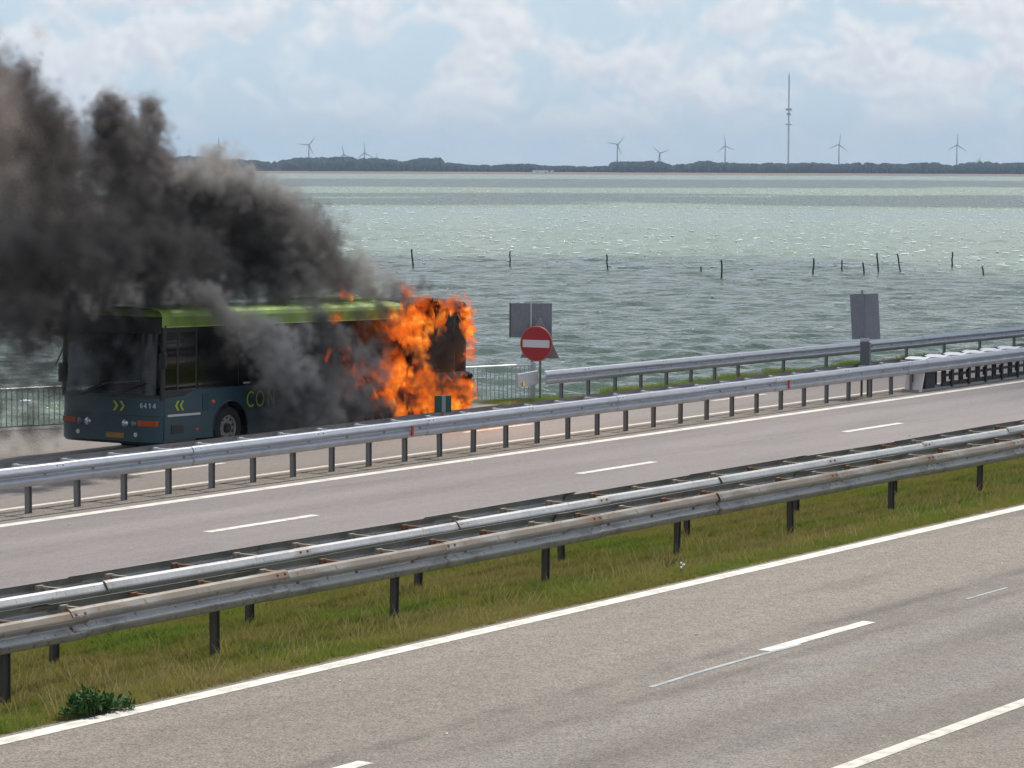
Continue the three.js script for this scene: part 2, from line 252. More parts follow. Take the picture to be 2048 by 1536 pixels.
const bigBolt = new THREE.CylinderGeometry(0.03, 0.033, 0.016, 10).rotateX(Math.PI / 2);
// double sided barrier along x: front rail at +w/2, back rail at -w/2 (local z)
function barrier(o) {
  const jr = rng(Math.round(o.x0 * 31 + o.z * -17)), jit = (a) => (jr() - 0.5) * 2 * a * (o.wear ?? 0.5);
  const t = thing('guard_rail', o.label, 'guard rail', [o.x0, 0, o.z], 'guard rails along the road');
  t.rotation.y = o.turn ?? 0;
  const L = o.x1 - o.x0, mid = 0.73, W2 = o.w / 2, bl = o.pitch * 3;
  const first = ((o.splice - o.x0) % bl + bl) % bl;
  const cuts = [0]; for (let x = first; x < L - 0.05; x += bl) if (x > 0.05) cuts.push(x); cuts.push(L);
  const cache = new Map();
  const beamGeo = (len, flip, grow) => { const k = `${len.toFixed(3)},${flip},${grow}`; if (!cache.has(k)) cache.set(k, beam(len, flip, grow)); return cache.get(k); };
  for (const [flip, mat] of o.single ? [[1, o.front]] : [[1, o.front], [-1, o.back]]) for (let i = 0; i + 1 < cuts.length; i++) {
    const lap = i + 2 < cuts.length ? 0.3 : 0, b = part('rail_beam', beamGeo(cuts[i + 1] - cuts[i] + lap, flip, i % 2 ? 0 : 0.0055), mat, t, [cuts[i], mid + jit(0.010), flip * (W2 - 0.088) + jit(0.006)], [jit(0.03), jit(0.003), jit(0.003)]);
    if (flip > 0 && i + 2 < cuts.length) for (const [bx, by] of [[0.07, 0.145], [0.23, 0.145], [0.07, -0.02], [0.23, -0.02]]) part('bolt', bolt, o.boltMat, b, [cuts[i + 1] - cuts[i] + bx, by, by > 0.1 ? 0.066 : 0.03], by > 0.1 ? [-0.9, 0, 0] : [0, 0, 0]);
  }
  const firstPost = ((o.post - o.x0) % o.pitch + o.pitch) % o.pitch, every = o.postEvery ?? 1;
  for (let x = firstPost, i = 0; x < L; x += o.pitch, i++) {
    const gi = Math.round((o.x0 + x - o.post) / o.pitch);
    if (!o.single) part('spacer', merge(box(0.05, 0.035, o.w - 0.13), box(0.12, 0.12, 0.06, -0.03, -0.03, -o.w / 2 + 0.12)), o.spacerMats[((gi % o.spacerMats.length) + o.spacerMats.length) % o.spacerMats.length], t, [x + 0.02, mid + 0.115, 0]);
    if (((gi % every) + every) % every === 0 && !(o.thin && gi > o.thin && gi % 2 === 1)) part('post', hPost(0.86 + (o.sink ?? 0), o.pw ?? 0.1, 0.075), o.postMat, t, [x + jit(0.02), -(o.sink ?? 0), o.single ? -0.06 : 0], [jit(0.02), jit(0.1), jit(0.02)]);
    if (!o.bare) part('bolt', bigBolt, o.boltMat, t, [x + 0.03, mid, W2 - 0.088 + 0.03]);
  }
  return t;
}
const busRail = barrier({ label: 'bright galvanised double guard rail on close posts between carriageway and bus lay-by', x0: 22, x1: 75.6, z: -36.24, w: 0.86, pitch: 1.292, splice: 39.45, post: 39.2, front: steel, back: steel, spacerMats: [steelSpacer], postMat: steelPost, boltMat: boltMat });
const rustRail = barrier({ label: 'rust stained double guard rail standing in grass next to the near carriageway', x0: 12, x1: 75, z: -23.98, w: 0.72, pitch: 1.31, splice: 26.3, post: 25.5, postEvery: 3, sink: 0.3, front: steelRusty, back: steelWorn, spacerMats: [rustBar, rustPale, rustBar, rustBar, rustPale], postMat: postDark, boltMat: boltRust, pw: 0.11, wear: 1.4 });
const paleRail = barrier({ label: 'dull silver double guard rail in the median next to the far carriageway', x0: 14, x1: 78, z: -25.45, w: 0.72, pitch: 1.325, splice: 28.5, post: 27.9, postEvery: 3, sink: 0.3, front: steelWorn, back: steelWorn, spacerMats: [rustPale, rustPale, rustBar, rustPale], postMat: postDark, boltMat: boltRust, turn: -0.006, wear: 1.4 });
const waterRail = barrier({ label: 'single galvanised guard rail at the water edge past the no entry sign', x0: 65.1, x1: 110, z: -42.0, w: 0.3, pitch: 1.3, splice: 66.9, post: 67.4, front: steel, back: steel, single: true, spacerMats: [steelSpacer], postMat: steelPost, boltMat: boltMat, turn: -0.035, pw: 0.07, thin: 6, sink: 0.5 });
part('end_plate', new RoundedBoxGeometry(1.5, 0.36, 0.05, 2, 0.02), std(0.5, 0.5, 0.52, 0.5, 0.6, { map: galv }), waterRail, [-0.62, 0.73, -0.02], [0, 0.25, 0]);
part('end_mark', new THREE.CylinderGeometry(0.07, 0.07, 0.012, 16).rotateX(Math.PI / 2), std(0.75, 0.5, 0.05, 0.6), waterRail, [-1.0, 0.63, 0.13], [0, 0.25, 0]);
for (const px of [825, 1578]) { const p = atZ(px, px < 1000 ? 860 : 775, -35.8); part('reflector', box(0.055, 0.22, 0.03), std(0.42, 0.03, 0.02, 0.4), busRail, [p.x - 22, 0.70, 0.44]); }

// crash section at the opening of the barrier
{
  const t = thing('crash_cushion', 'telescoping crash cushion of overlapping bright panels on dark steel frames', 'crash barrier', [75.6, 0, -36.24]);
  const dark = std(0.035, 0.035, 0.036, 0.7, 0.3), pale = std(0.62, 0.56, 0.52, 0.7), bright = std(0.60, 0.60, 0.60, 0.55, 0.4, { map: galv });
  const xs = [0, 1.25, 2.5, 3.75, 5.0, 6.25, 7.5];
  for (let i = 0; i < 6; i++) {
    const len = i === 5 ? 9 : 1.42;
    for (const f of [1, -1]) part('fender_panel', beam(len, f, 0.012 + 0.0), steel, t, [xs[i] - 0.04, 0.73, f * (0.345 + 0.012 * (i % 2))], [0, -f * 0.03, 0]);
    if (i < 6) { // cap plate between the two sides, humped at its leading end
      const L = i === 5 ? 1.2 : 1.3, s = new THREE.Shape(); s.moveTo(0, 0.0); s.quadraticCurveTo(0.25, 0.075, 0.5, 0.05); s.lineTo(L, -0.005); s.lineTo(L, -0.02); s.lineTo(0, -0.02);
      const g = new THREE.ExtrudeGeometry(s, { depth: 0.66, bevelEnabled: false, curveSegments: 6 }).translate(0, 0.9, -0.33);
      part('cap_plate', g, bright, t, [xs[i], 0, 0]);
      part('slot', new THREE.CylinderGeometry(0.06, 0.06, 0.012, 10).scale(1.5, 1, 1), dark, t, [xs[i] + 0.35, 0.968, 0.12], [0, 0, -0.08]);
    }
  }
  part('nose_plate', box(0.1, 0.95, 0.5), pale, t, [-0.1, 0.32, 0.05], [0, 0, -0.35]);
  part('anchor_box', new RoundedBoxGeometry(0.62, 0.78, 0.5, 2, 0.02), dark, t, [0.5, 0.44, 0]);
  part('base_rail', box(8.6, 0.06, 0.5), std(0.3, 0.3, 0.29, 0.7, 0.3), t, [4.0, 0.03, 0]);
  for (let i = 0; i < 7; i++) {
    const x = 1.9 + i * 1.16;
    part('support_frame', merge(box(0.09, 0.62, 0.06, 0, 0.31, 0.26), box(0.09, 0.62, 0.06, 0, 0.31, -0.26), box(0.26, 0.62, 0.04, 0.0, 0.31, 0.0), box(0.08, 0.08, 0.6, 0, 0.6, 0)), dark, t, [x, 0.03, 0]);
    part('tie_bar', merge(box(1.1, 0.07, 0.05, 0.55, 0.34, 0.2), box(1.1, 0.11, 0.06, 0.55, 0.1, 0.2), box(0.05, 0.24, 0.05, 0.55, 0.32, 0.2)), dark, t, [x - 0.56, 0.03, 0]);
  }
}

// ---------------------------------------------------------------- fence along the quay
{
  const A = new THREE.Vector3(66.2, 0, -43.0), dir = new THREE.Vector3(-14.7, 0, -5.0).normalize(), turn = Math.atan2(-dir.z, dir.x);
  const t = thing('quay_fence', 'grey metal fence of thin upright bars along the quay behind the bus', 'fence', [A.x, 0, A.z]); t.rotation.y = turn;
  const grey = std(0.42, 0.43, 0.44, 0.5, 0.4, { map: galv }), rail = std(0.72, 0.71, 0.68, 0.45, 0.3), barMat = std(0.33, 0.34, 0.35, 0.5, 0.4);
  const LEN = 27, postGeo = merge(box(0.13, 1.02, 0.09, 0, 0.51, 0), new THREE.SphereGeometry(0.064, 10, 6).scale(1, 0.6, 0.7).translate(0, 1.02, 0)), barGeo = new THREE.CylinderGeometry(0.012, 0.012, 0.9, 6).translate(0, 0.53, 0);
  for (let x = 0; x <= LEN; x += 2.7) part('post', postGeo, grey, t, [x, 0, 0]);
  for (let x = 0; x < LEN - 1; x += 2.7) {
    part('top_rail', new THREE.CylinderGeometry(0.03, 0.03, 2.58, 10).rotateZ(Math.PI / 2), rail, t, [x + 1.35, 0.98, 0]);
    part('bottom_rail', box(2.57, 0.03, 0.03), grey, t, [x + 1.35, 0.09, 0]);
    for (let k = 1; k < 19; k++) part('bar', barGeo, barMat, t, [x + k * 0.142, 0, 0]);
  }
}

// ---------------------------------------------------------------- signs
const signGrey = std(0.18, 0.195, 0.22, 0.6, 0.05, { map: galv }), poleMat = std(0.16, 0.17, 0.165, 0.5, 0.5), edgeMat = std(0.6, 0.6, 0.6, 0.5, 0.5);
const faceYaw = (deg) => THETA - Math.PI / 2 + deg * Math.PI / 180; // 0: facing the viewer squarely
{
  const p = atHeight(1080, 801, 0);
  const t = thing('no_entry_sign', 'round red no entry sign with white bar on a thin pole at the quay fence', 'road sign', [p.x, 0, p.z]); t.rotation.y = faceYaw(-24);
  part('pole', cyl(0.03, 0.03, 1.9, 12, 0, 0.95, 0), poleMat, t);
  const red = std(0.30, 0.012, 0.016, 0.42);
  const disc = part('disc', new THREE.CylinderGeometry(0.455, 0.455, 0.03, 48).rotateX(Math.PI / 2), red, t, [-0.09, 1.53, 0.06]);
  part('rim', new THREE.TorusGeometry(0.455, 0.022, 8, 48), std(0.42, 0.10, 0.10, 0.5), disc, [0, 0, -0.005]);
  part('white_bar', new RoundedBoxGeometry(0.78, 0.2, 0.006, 1, 0.002), std(0.52, 0.52, 0.53, 0.5), disc, [0, 0, 0.019]);
  for (const y of [1.35, 1.72]) part('clamp', box(0.1, 0.04, 0.07), poleMat, t, [0, y, 0.02]);
  const q = thing('triangle_sign', 'back of a triangular warning sign sticking out behind the no entry sign', 'road sign', [p.x, 0, p.z]); q.rotation.y = faceYaw(-10);
  const s = new THREE.Shape(); s.moveTo(-0.52, 0); s.lineTo(0.52, 0); s.lineTo(0.02, 1.03); s.lineTo(-0.02, 1.03);
  part('board', new THREE.ExtrudeGeometry(s, { depth: 0.025, bevelEnabled: true, bevelSize: 0.015, bevelThickness: 0.008, bevelSegments: 2 }), std(0.2, 0.205, 0.21, 0.55, 0.3), q, [-0.03, 1.15, -0.14]);
  const ro = new THREE.Shape(); ro.moveTo(-0.54, -0.02); ro.lineTo(0.54, -0.02); ro.lineTo(0, 1.07);
  part('front_edge', new THREE.ExtrudeGeometry(ro, { depth: 0.02, bevelEnabled: false }), std(0.6, 0.28, 0.26, 0.5), q, [-0.03, 1.15, -0.175]);
  part('bracket', box(0.05, 0.5, 0.1), poleMat, q, [0, 1.45, -0.07]);
}
{
  const p = atHeight(1061, 800, 0);
  const t = thing('direction_sign', 'plain grey back of a square two panel sign above the end of the fence', 'road sign', [p.x + 0.19, 0, p.z - 0.11]); t.rotation.y = faceYaw(-2);
  for (const x of [-0.285, 0.285]) part('panel', new RoundedBoxGeometry(0.555, 0.93, 0.03, 1, 0.008), signGrey, t, [x - 0.005, 2.14, 0]);
  part('joint_channel', box(0.035, 0.93, 0.05), std(0.42, 0.45, 0.5, 0.4, 0.5), t, [-0.005, 2.14, 0.012]);
  part('edge_fold', box(0.03, 0.93, 0.055), std(0.03, 0.03, 0.032, 0.6), t, [-0.575, 2.14, 0.005]);
  part('pole', cyl(0.035, 0.035, 1.8, 12, 0, 0.9, 0), poleMat, t, [0.02, 0, -0.03]);
}
{
  const p = atHeight(1728, 793, 0);
  const t = thing('bent_sign', 'bent grey back of a leaning road sign on a thick column behind the guard rail', 'road sign', [p.x, 0, p.z]); t.rotation.y = faceYaw(-4);
  part('panel', new RoundedBoxGeometry(0.42, 1.25, 0.025, 1, 0.008), signGrey, t, [-0.19, 2.21, 0.03], [0, 0.32, 0.065]);
  part('panel', new RoundedBoxGeometry(0.42, 1.25, 0.025, 1, 0.008), std(0.21, 0.225, 0.25, 0.6, 0.05, { map: galv }), t, [0.19, 2.21, 0.03], [0, -0.38, 0.065]);
  part('spine', cyl(0.022, 0.022, 1.45, 8, 0, 2.2, 0), std(0.12, 0.115, 0.11, 0.6, 0.4), t, [0, 0, -0.03], [0, 0, 0.03]);
  part('collar', new RoundedBoxGeometry(0.26, 0.12, 0.2, 2, 0.02), std(0.4, 0.38, 0.36, 0.6), t, [0.01, 1.56, 0]);
  part('column', new RoundedBoxGeometry(0.25, 0.78, 0.24, 2, 0.04), std(0.10, 0.11, 0.12, 0.5, 0.4), t, [0.0, 1.14, 0]);
  part('column_flange', box(0.05, 0.74, 0.2), std(0.2, 0.22, 0.24, 0.5, 0.4), t, [0.15, 1.12, 0]);
  part('leg', box(0.06, 0.78, 0.06, 0, 0.39, 0), postDark, t, [-0.07, 0, 0]);
  part('leg', box(0.06, 0.78, 0.06, 0, 0.39, 0), postDark, t, [0.1, 0, 0]);
  part('foot_bracket', box(0.08, 0.1, 0.05), postDark, t, [-0.02, 0.52, 0.03], [0, 0, 0.4]);
}
{
  const p = atHeight(879, 826, 0.96);
  const t = thing('marker_sign', 'small square dark green marker board with pale centre stripe on the guard rail', 'road sign', [p.x + 0.16, 0, p.z - 0.02]); t.rotation.y = faceYaw(18);
  part('board', new RoundedBoxGeometry(0.37, 0.37, 0.04, 2, 0.01), std(0.010, 0.05, 0.03, 0.5), t, [0, 1.145, 0]);
  part('stripe', box(0.085, 0.36, 0.008), std(0.20, 0.23, 0.23, 0.5), t, [0.01, 1.145, 0.022]);
  part('bracket', box(0.05, 0.3, 0.04, 0, 0.87, 0), steelPost, t, [0, 0, -0.03]);
}

// ---------------------------------------------------------------- stakes in the water
{
  const bark = std(0.045, 0.04, 0.035, 0.95), list = [[826, 535, 498, -3, 'tall dark wooden stake in the water closest to the burning bus'], [1020, 534, 503, 0, 'upright dark stake in the water, second in the row from the bus'], [1215, 540, 509, -1, 'upright dark stake in the water, third in the row from the bus'], [1402, 544, 534, 0, 'tiny stub of a stake barely above the water beside a tall stake'], [1443, 558, 520, 0, 'tall straight stake in the water beside the tiniest stub'], [1626, 548, 517, 2, 'slightly crooked stake at the bus end of the cluster of five'], [1684, 542, 521, 0, 'short thin upright stake, second of the cluster of five'], [1729, 549, 525, -3, 'short stake in the middle of the cluster of five'], [1757, 545, 506, -4, 'long thin leaning stake next to the most tilted stake'], [1801, 544, 507, -6, 'thickest looking and most tilted stake of the cluster of five'], [1904, 535, 504, 1, 'lone upright stake past the most tilted stake'], [1967, 550, 533, -2, 'short low stake at the end of the row away from the bus']];
  const r = rng(5);
  list.forEach(([px, py, top, dx, label], i) => {
    const b = atHeight(px, py, WATER), tp = ray(px + dx, top), dist = Math.hypot(b.x, b.z), hd = Math.hypot(tp.x, tp.z), t = dist / hd, tip = new THREE.Vector3(tp.x * t, EYE + tp.y * t, tp.z * t).sub(b);
    const pts = [new THREE.Vector3(0, -0.7, 0), new THREE.Vector3(0, 0, 0)]; for (let k = 1; k <= 4; k++) pts.push(tip.clone().multiplyScalar(k / 4).add(new THREE.Vector3((r() - 0.5) * 0.07, 0, (r() - 0.5) * 0.07)));
    const g = new THREE.TubeGeometry(new THREE.CatmullRomCurve3(pts), 14, 0.062 + 0.02 * r(), 7), m = shadows(new THREE.Mesh(g, bark)); m.name = numbered('water_stake'); m.position.copy(b); scene.add(m);
    tag(m, label, 'stake', 'wooden stakes standing in the lake');
  });
}

// ---------------------------------------------------------------- far shore
const lateralOf = (px, dist) => (px - 1024) / FOCAL * dist;
{
  const D = 5480;
  // low bank
  const bp = [], bi = [], N = 90; for (let i = 0; i <= N; i++) { const l = lerp(-2600, 2600, i / N); [[D, WATER - 0.5], [D + 14, WATER + 2.4], [D + 40, WATER + 4.2], [D + 1900, WATER + 4.5]].forEach(([d, y], k) => { const p = fromView(l, d, y); bp.push(p.x, p.y, p.z); if (i && k) { const a = (i - 1) * 4 + k - 1, b = a + 1, c = i * 4 + k - 1; bi.push(a, c, b, b, c, c + 1); } }); }
  const bg = new THREE.BufferGeometry(); bg.setAttribute('position', new THREE.Float32BufferAttribute(bp, 3)); bg.setIndex(bi); bg.computeVertexNormals();
  struct('far_shore', bg, std(0.20, 0.13, 0.09, 0.95), 'low brown shore across the lake');
  // wood on it: one mass
  const leafy = new THREE.IcosahedronGeometry(1, 2); { const p = leafy.attributes.position; for (let i = 0; i < p.count; i++) { const v = new THREE.Vector3().fromBufferAttribute(p, i), k = 0.72 + 0.55 * fbm3(v.x * 2.4 + 5, v.y * 2.4, v.z * 2.4, 3, 3); p.setXYZ(i, v.x * k, v.y * k, v.z * k); } leafy.computeVertexNormals(); }
  const r = rng(31), n = 4200, inst = shadows(new THREE.InstancedMesh(leafy, new THREE.MeshStandardMaterial({ color: lin(0.020, 0.030, 0.034), roughness: 1 }), n)), m4 = new THREE.Matrix4(), q = new THREE.Quaternion();
  for (let i = 0; i < n; i++) {
    const px = lerp(120, 2250, r()), row = r(), d = D + 45 + row * 260, l = lateralOf(px, d);
    const h = (px < 880 ? 22 : px < 1220 ? 13.5 : 19) * (0.62 + 0.7 * fbm2(px * 0.02, 3, 4, 8)) * (0.74 + 0.3 * r()) - (row < 0.25 ? 4 : 0) + (px > 1410 && px < 1540 ? 2.5 : 0);
    const w = h * (0.24 + 0.24 * r()), p = fromView(l, d, WATER + 4 + h * 0.52);
    m4.compose(p, q.setFromEuler(new THREE.Euler(0, r() * 6.28, 0)), new THREE.Vector3(w, h * 0.52, w)); inst.setMatrixAt(i, m4);
    const c = 0.8 + 0.4 * r(); inst.setColorAt(i, new THREE.Color(c, c, c * 0.9));
  }
  inst.name = 'far_wood'; inst.userData = { kind: 'stuff', label: 'dark belt of trees along the far shore', category: 'wood' }; scene.add(inst);
  // white sheds
  const white = std(0.8, 0.8, 0.78, 0.6), roofm = std(0.62, 0.62, 0.62, 0.7);
  for (const [px, w, lab] of [[1070, 13, 'small white shed on the far shore with a low gabled roof'], [1086, 17, 'long white shed on the far shore between two smaller sheds'], [1102, 6, 'tiny white hut on the far shore beside the sheds']]) {
    const p = fromView(lateralOf(px, D + 20), D + 20, WATER + 2.6), t = thing('shore_shed', lab, 'shed', [p.x, p.y, p.z], 'sheds on the far shore'); t.rotation.y = faceYaw(0);
    part('wall', box(w, 3.4, 7, 0, 1.7, 0), white, t); const s = new THREE.Shape(); s.moveTo(-w / 2 - 0.4, 0); s.lineTo(w / 2 + 0.4, 0); s.lineTo(w / 2 - 0.6, 1.6); s.lineTo(-w / 2 + 0.6, 1.6); part('roof', new THREE.ExtrudeGeometry(s, { depth: 7.6, bevelEnabled: false }), roofm, t, [0, 3.4, -3.8]);
    part('door', box(2.4, 2.4, 0.12), std(0.3, 0.3, 0.32), t, [w * 0.2, 1.2, 3.52]);
  }
  // wind turbines
  const tw = std(0.2, 0.21, 0.23, 0.6), bl = std(0.2, 0.21, 0.23, 0.6);
  const list = [[438, 293, 18, 90, 'hub just above the smoke'], [617, 291, 20, 55, 'rising from the wood beside the smoke'], [687, 310, 17, 100, 'middle sized, beside two others'], [728, 307, 19, 95, 'between two smaller ones'], [752, 317, 13, 90, 'smallest of the cluster by the smoke'], [1232, 290, 20, 50, 'with one blade slanting up'], [1317, 307, 18, 20, 'with its blades spread like a V'], [1447, 293, 19, 97, 'standing before the lattice mast'], [1674, 290, 20, 82, 'just past the lattice mast'], [1909, 291, 20, 88, 'alone with one blade straight up'], [1954, 321, 11, 80, 'tiny, beside a much taller one']];
  for (const [px, hub, rot, ang, lab] of list) {
    const d = rot < 14 ? 9500 : 6400, l = lateralOf(px, d), hy = EYE + (HORIZON + ROLL * (px - 1024) - hub) / FOCAL * d, p = fromView(l, d, WATER + 2), R = rot / FOCAL * d * 1.12, hh = hy - WATER - 2;
    const t = thing('wind_turbine', `far white wind turbine ${lab}`, 'wind turbine', [p.x, p.y, p.z], 'wind turbines beyond the far shore'); t.rotation.y = faceYaw(px % 3 * 9 - 6);
    part('tower', cyl(0.9, 1.8, hh, 14, 0, hh / 2, 0), tw, t); part('nacelle', new RoundedBoxGeometry(3, 3, 8, 2, 0.8), tw, t, [0, hh + 0.6, -1]); part('hub', new THREE.SphereGeometry(1.7, 12, 8), tw, t, [0, hh + 0.6, 3.6]);
    for (let k = 0; k < 3; k++) { const s = new THREE.Shape(); s.moveTo(-0.7, 0.6); s.lineTo(0.7, 0.6); s.lineTo(1.4, R * 0.2); s.lineTo(0.3, R); s.lineTo(-0.2, R); s.lineTo(-0.6, R * 0.2); part('blade', new THREE.ExtrudeGeometry(s, { depth: 0.5, bevelEnabled: false }).translate(0, 0, -0.25), bl, t, [0, hh + 0.6, 3.9], [0, 0, (ang - 90 + k * 120) * Math.PI / 180]); }
  }
  // lattice mast
  const d = 7000, px = 1573, y0 = WATER + 2, topY = EYE + (HORIZON + ROLL * (px - 1024) - 148) / FOCAL * d, p = fromView(lateralOf(px, d), d, y0), hh = topY - y0;
  const t = thing('transmitter_mast', 'very tall thin grey transmitter mast on the far shore', 'mast', [p.x, p.y, p.z]), mm = std(0.26, 0.26, 0.27, 0.7);
  const seg = 14, lo = hh - 8;
  for (let i = 0; i < seg; i++) { const y = lo * i / seg, h = lo / seg, w = i < 8 ? 1.3 : 1.0, g = []; for (const [a, b] of [[-1, -1], [1, -1], [1, 1], [-1, 1]]) g.push(box(0.55, h, 0.55, a * w, h / 2, b * w)); for (let k = 0; k < 4; k++) g.push(new THREE.BoxGeometry(w * 2.3, 0.5, 0.5).rotateZ(k % 2 ? 0.9 : -0.9).translate(0, h * (k + 0.5) / 4, w), new THREE.BoxGeometry(0.5, 0.5, w * 2.3).rotateX(k % 2 ? 0.9 : -0.9).translate(w, h * (k + 0.5) / 4, 0)); part('mast_section', merge(g), mm, t, [0, y, 0]); }
  part('antenna', cyl(0.8, 1.1, 10, 10, 0, hh - 4, 0), mm, t);
  for (const [py, w] of [[220, 7.5], [229, 5], [250, 8.5]]) part('platform', cyl(w, w, py === 250 ? 2.2 : 5, 14, 0, (341 - py) / FOCAL * d + EYE - y0, 0), mm, t);
}
// cumulus over the lake: they shade bands of the water
{
  const puff = new THREE.IcosahedronGeometry(1, 4), alt = 950, white = new THREE.MeshPhysicalMaterial({ color: lin(0.9, 0.9, 0.9), roughness: 1, transmission: 0.5, thickness: 0 });
  const off = alt / Math.tan(SUN_EL), ox = off * Math.cos(SUN_TURN), oz = off * Math.sin(SUN_TURN), r = rng(8);
  for (const [f0, f1, half] of [[100, 300, 150], [780, 1150, 420], [1560, 2900, 1100]]) {
    const geos = [], n = 60, mid = (f0 + f1) / 2, hd = (f1 - f0) / 2, lump = hd * 0.34;
    for (let i = 0; i < n; i++) {
      const a = lerp(-half, half, (i + r()) / n), b = (r() * 2 - 1) * (hd - lump * 0.4) * (0.75 + 0.5 * noise2(a / half * 4, 7, 3)), s = lump * (0.75 + 0.4 * r()), g = puff.clone(), p = g.attributes.position, c = fromView(a, mid + b, alt + WATER + s * 0.2);
      for (let k = 0; k < p.count; k++) { const v = new THREE.Vector3().fromBufferAttribute(p, k), q = s * (0.75 + 0.5 * fbm3(v.x * 2 + i * 3, v.y * 2, v.z * 2, 3, 2)); p.setXYZ(k, v.x * q, v.y * q * 0.3, v.z * q); }
      g.translate(c.x + ox, c.y, c.z + oz); g.deleteAttribute('uv'); geos.push(g);
    }
    const g = mergeGeometries(geos); g.computeVertexNormals(); struct('cloud', g, white, 'cumulus cloud above the lake');
  }
}

// ---------------------------------------------------------------- the bus
const BUS = new THREE.Vector3(48.03, 0, -42.14), HW = 1.39, BL = 12.15;
const bus = thing('city_bus', 'dark blue city bus with lime green roof band burning at the rear', 'bus', [BUS.x, 0, BUS.z]);
const busPitch = new THREE.Matrix4().makeTranslation(2.56, 0.48, 0).multiply(new THREE.Matrix4().makeRotationZ(-0.019)).multiply(new THREE.Matrix4().makeTranslation(-2.56, -0.48, 0));
{
  const font = await new FontLoader().loadAsync('fonts/droid/droid_sans_bold.typeface.json');
  const blue = new THREE.MeshPhysicalMaterial({ color: lin(0.007, 0.046, 0.064), roughness: 0.5, clearcoat: 0.25, clearcoatRoughness: 0.25, map: galv });
  const green = new THREE.MeshPhysicalMaterial({ color: lin(0.22, 0.33, 0.045), roughness: 0.55, clearcoat: 0.25, clearcoatRoughness: 0.25, map: galv });
  const charred = std(0.022, 0.021, 0.02, 0.95), black = std(0.012, 0.013, 0.014, 0.5), rubber = std(0.014, 0.014, 0.014, 0.9), rimMat = std(0.32, 0.31, 0.29, 0.6, 0.5);
  const glassD = new THREE.MeshPhysicalMaterial({ color: lin(0.10, 0.12, 0.12), roughness: 0.04, transmission: 1, thickness: 0, ior: 1.5 });
  const glassL = new THREE.MeshPhysicalMaterial({ color: lin(0.15, 0.18, 0.175), roughness: 0.03, transmission: 1, thickness: 0, ior: 1.5 });
  const lime = std(0.34, 0.42, 0.03, 0.5), orange = std(0.42, 0.07, 0.012, 0.4), white = std(0.42, 0.45, 0.48, 0.5), silver = std(0.5, 0.5, 0.5, 0.4, 0.6);
  const P = (name, geo, mat, pos, rot, parent) => { const m = part(name, geo, mat, parent ?? bus, pos, rot); return m; };
  // shell sides with wheel arches
  const front = (z) => 0.06 * (z / HW) ** 2 + 0.17 * Math.abs(z / HW) ** 9;
  const side = () => {
    const s = new THREE.Shape(); s.moveTo(0.24, 0.33);
    s.lineTo(2.56 - 0.63, 0.33); s.absarc(2.56, 0.47, 0.63, Math.PI + 0.22, -0.22, true); s.lineTo(8.35 - 0.63, 0.33); s.absarc(8.35, 0.47, 0.63, Math.PI + 0.22, -0.22, true); s.lineTo(BL, 0.33); s.lineTo(BL, 1.40); s.lineTo(1.42, 1.40); s.quadraticCurveTo(1.15, 1.38, 0.9, 1.27); s.lineTo(0.24, 1.24); s.closePath();
    return new THREE.ExtrudeGeometry(s, { depth: 0.04, bevelEnabled: false, curveSegments: 20 });
  };
  P('side_panel', side(), blue, [0, 0, HW - 0.04]); P('side_panel', side(), blue, [0, 0, -HW]);
  // front: swept in plan
  const frontSkin = (y0, y1, rake0, rake1, zr = HW, ny = 6, thick = 0) => {
    const zs = []; for (let i = 0; i <= 48; i++) { const t = i / 48 * 2 - 1; zs.push(zr * Math.sign(t) * (1 - (1 - Math.abs(t)) ** 1.8)); }
    const pos = [], uv = [], idx = []; for (let j = 0; j <= ny; j++) zs.forEach((z, i) => { const y = lerp(y0, y1, j / ny); pos.push(front(z) + lerp(rake0, rake1, j / ny) + thick, y, z); uv.push(i / 48, j / ny); if (i && j) { const a = (j - 1) * 49 + i - 1, c = j * 49 + i - 1; idx.push(a, c, a + 1, a + 1, c, c + 1); } });
    const g = new THREE.BufferGeometry(); g.setAttribute('position', new THREE.Float32BufferAttribute(pos, 3)); g.setAttribute('uv', new THREE.Float32BufferAttribute(uv, 2)); g.setIndex(idx); g.computeVertexNormals(); return g;
  };
  const fp = P('front_panel', frontSkin(0.86, 1.26, 0, 0.01), blue), bumper = P('bumper', merge(frontSkin(0.30, 0.845, -0.015, -0.015), frontSkin(0.24, 0.30, 0.06, -0.015)), blue);
  P('bumper_gap', frontSkin(0.83, 0.87, 0.02, 0.02), black);
  const ws = P('windscreen', frontSkin(1.26, 2.62, 0.01, 0.07, 1.24), glassL);
  P('destination_display', frontSkin(2.62, 2.98, 0.07, 0.10), black);
  P('front_brow', frontSkin(2.98, 3.13, 0.10, 0.22), green);
  P('windscreen_frame', frontSkin(1.24, 1.30, 0.005, 0.005), black);
  for (const z of [-1, 1]) P('corner_pillar', new THREE.TubeGeometry(new THREE.CatmullRomCurve3([new THREE.Vector3(0.2, 1.2, z * (HW - 0.03)), new THREE.Vector3(0.21, 2.0, z * (HW - 0.03)), new THREE.Vector3(0.25, 2.8, z * (HW - 0.035))]), 8, 0.055, 8), black);
  P('centre_pillar', box(0.03, 1.36, 0.05), black, [0.06, 1.94, 0], [0, 0, -0.045]);
  P('dashboard', box(0.5, 0.22, 2.35), black, [0.42, 1.2, 0]);
  for (const z of [0.55, -0.35]) P('wiper', new THREE.CylinderGeometry(0.012, 0.012, 1.0, 6).rotateX(1.25), black, [-0.01, 1.4, z]);
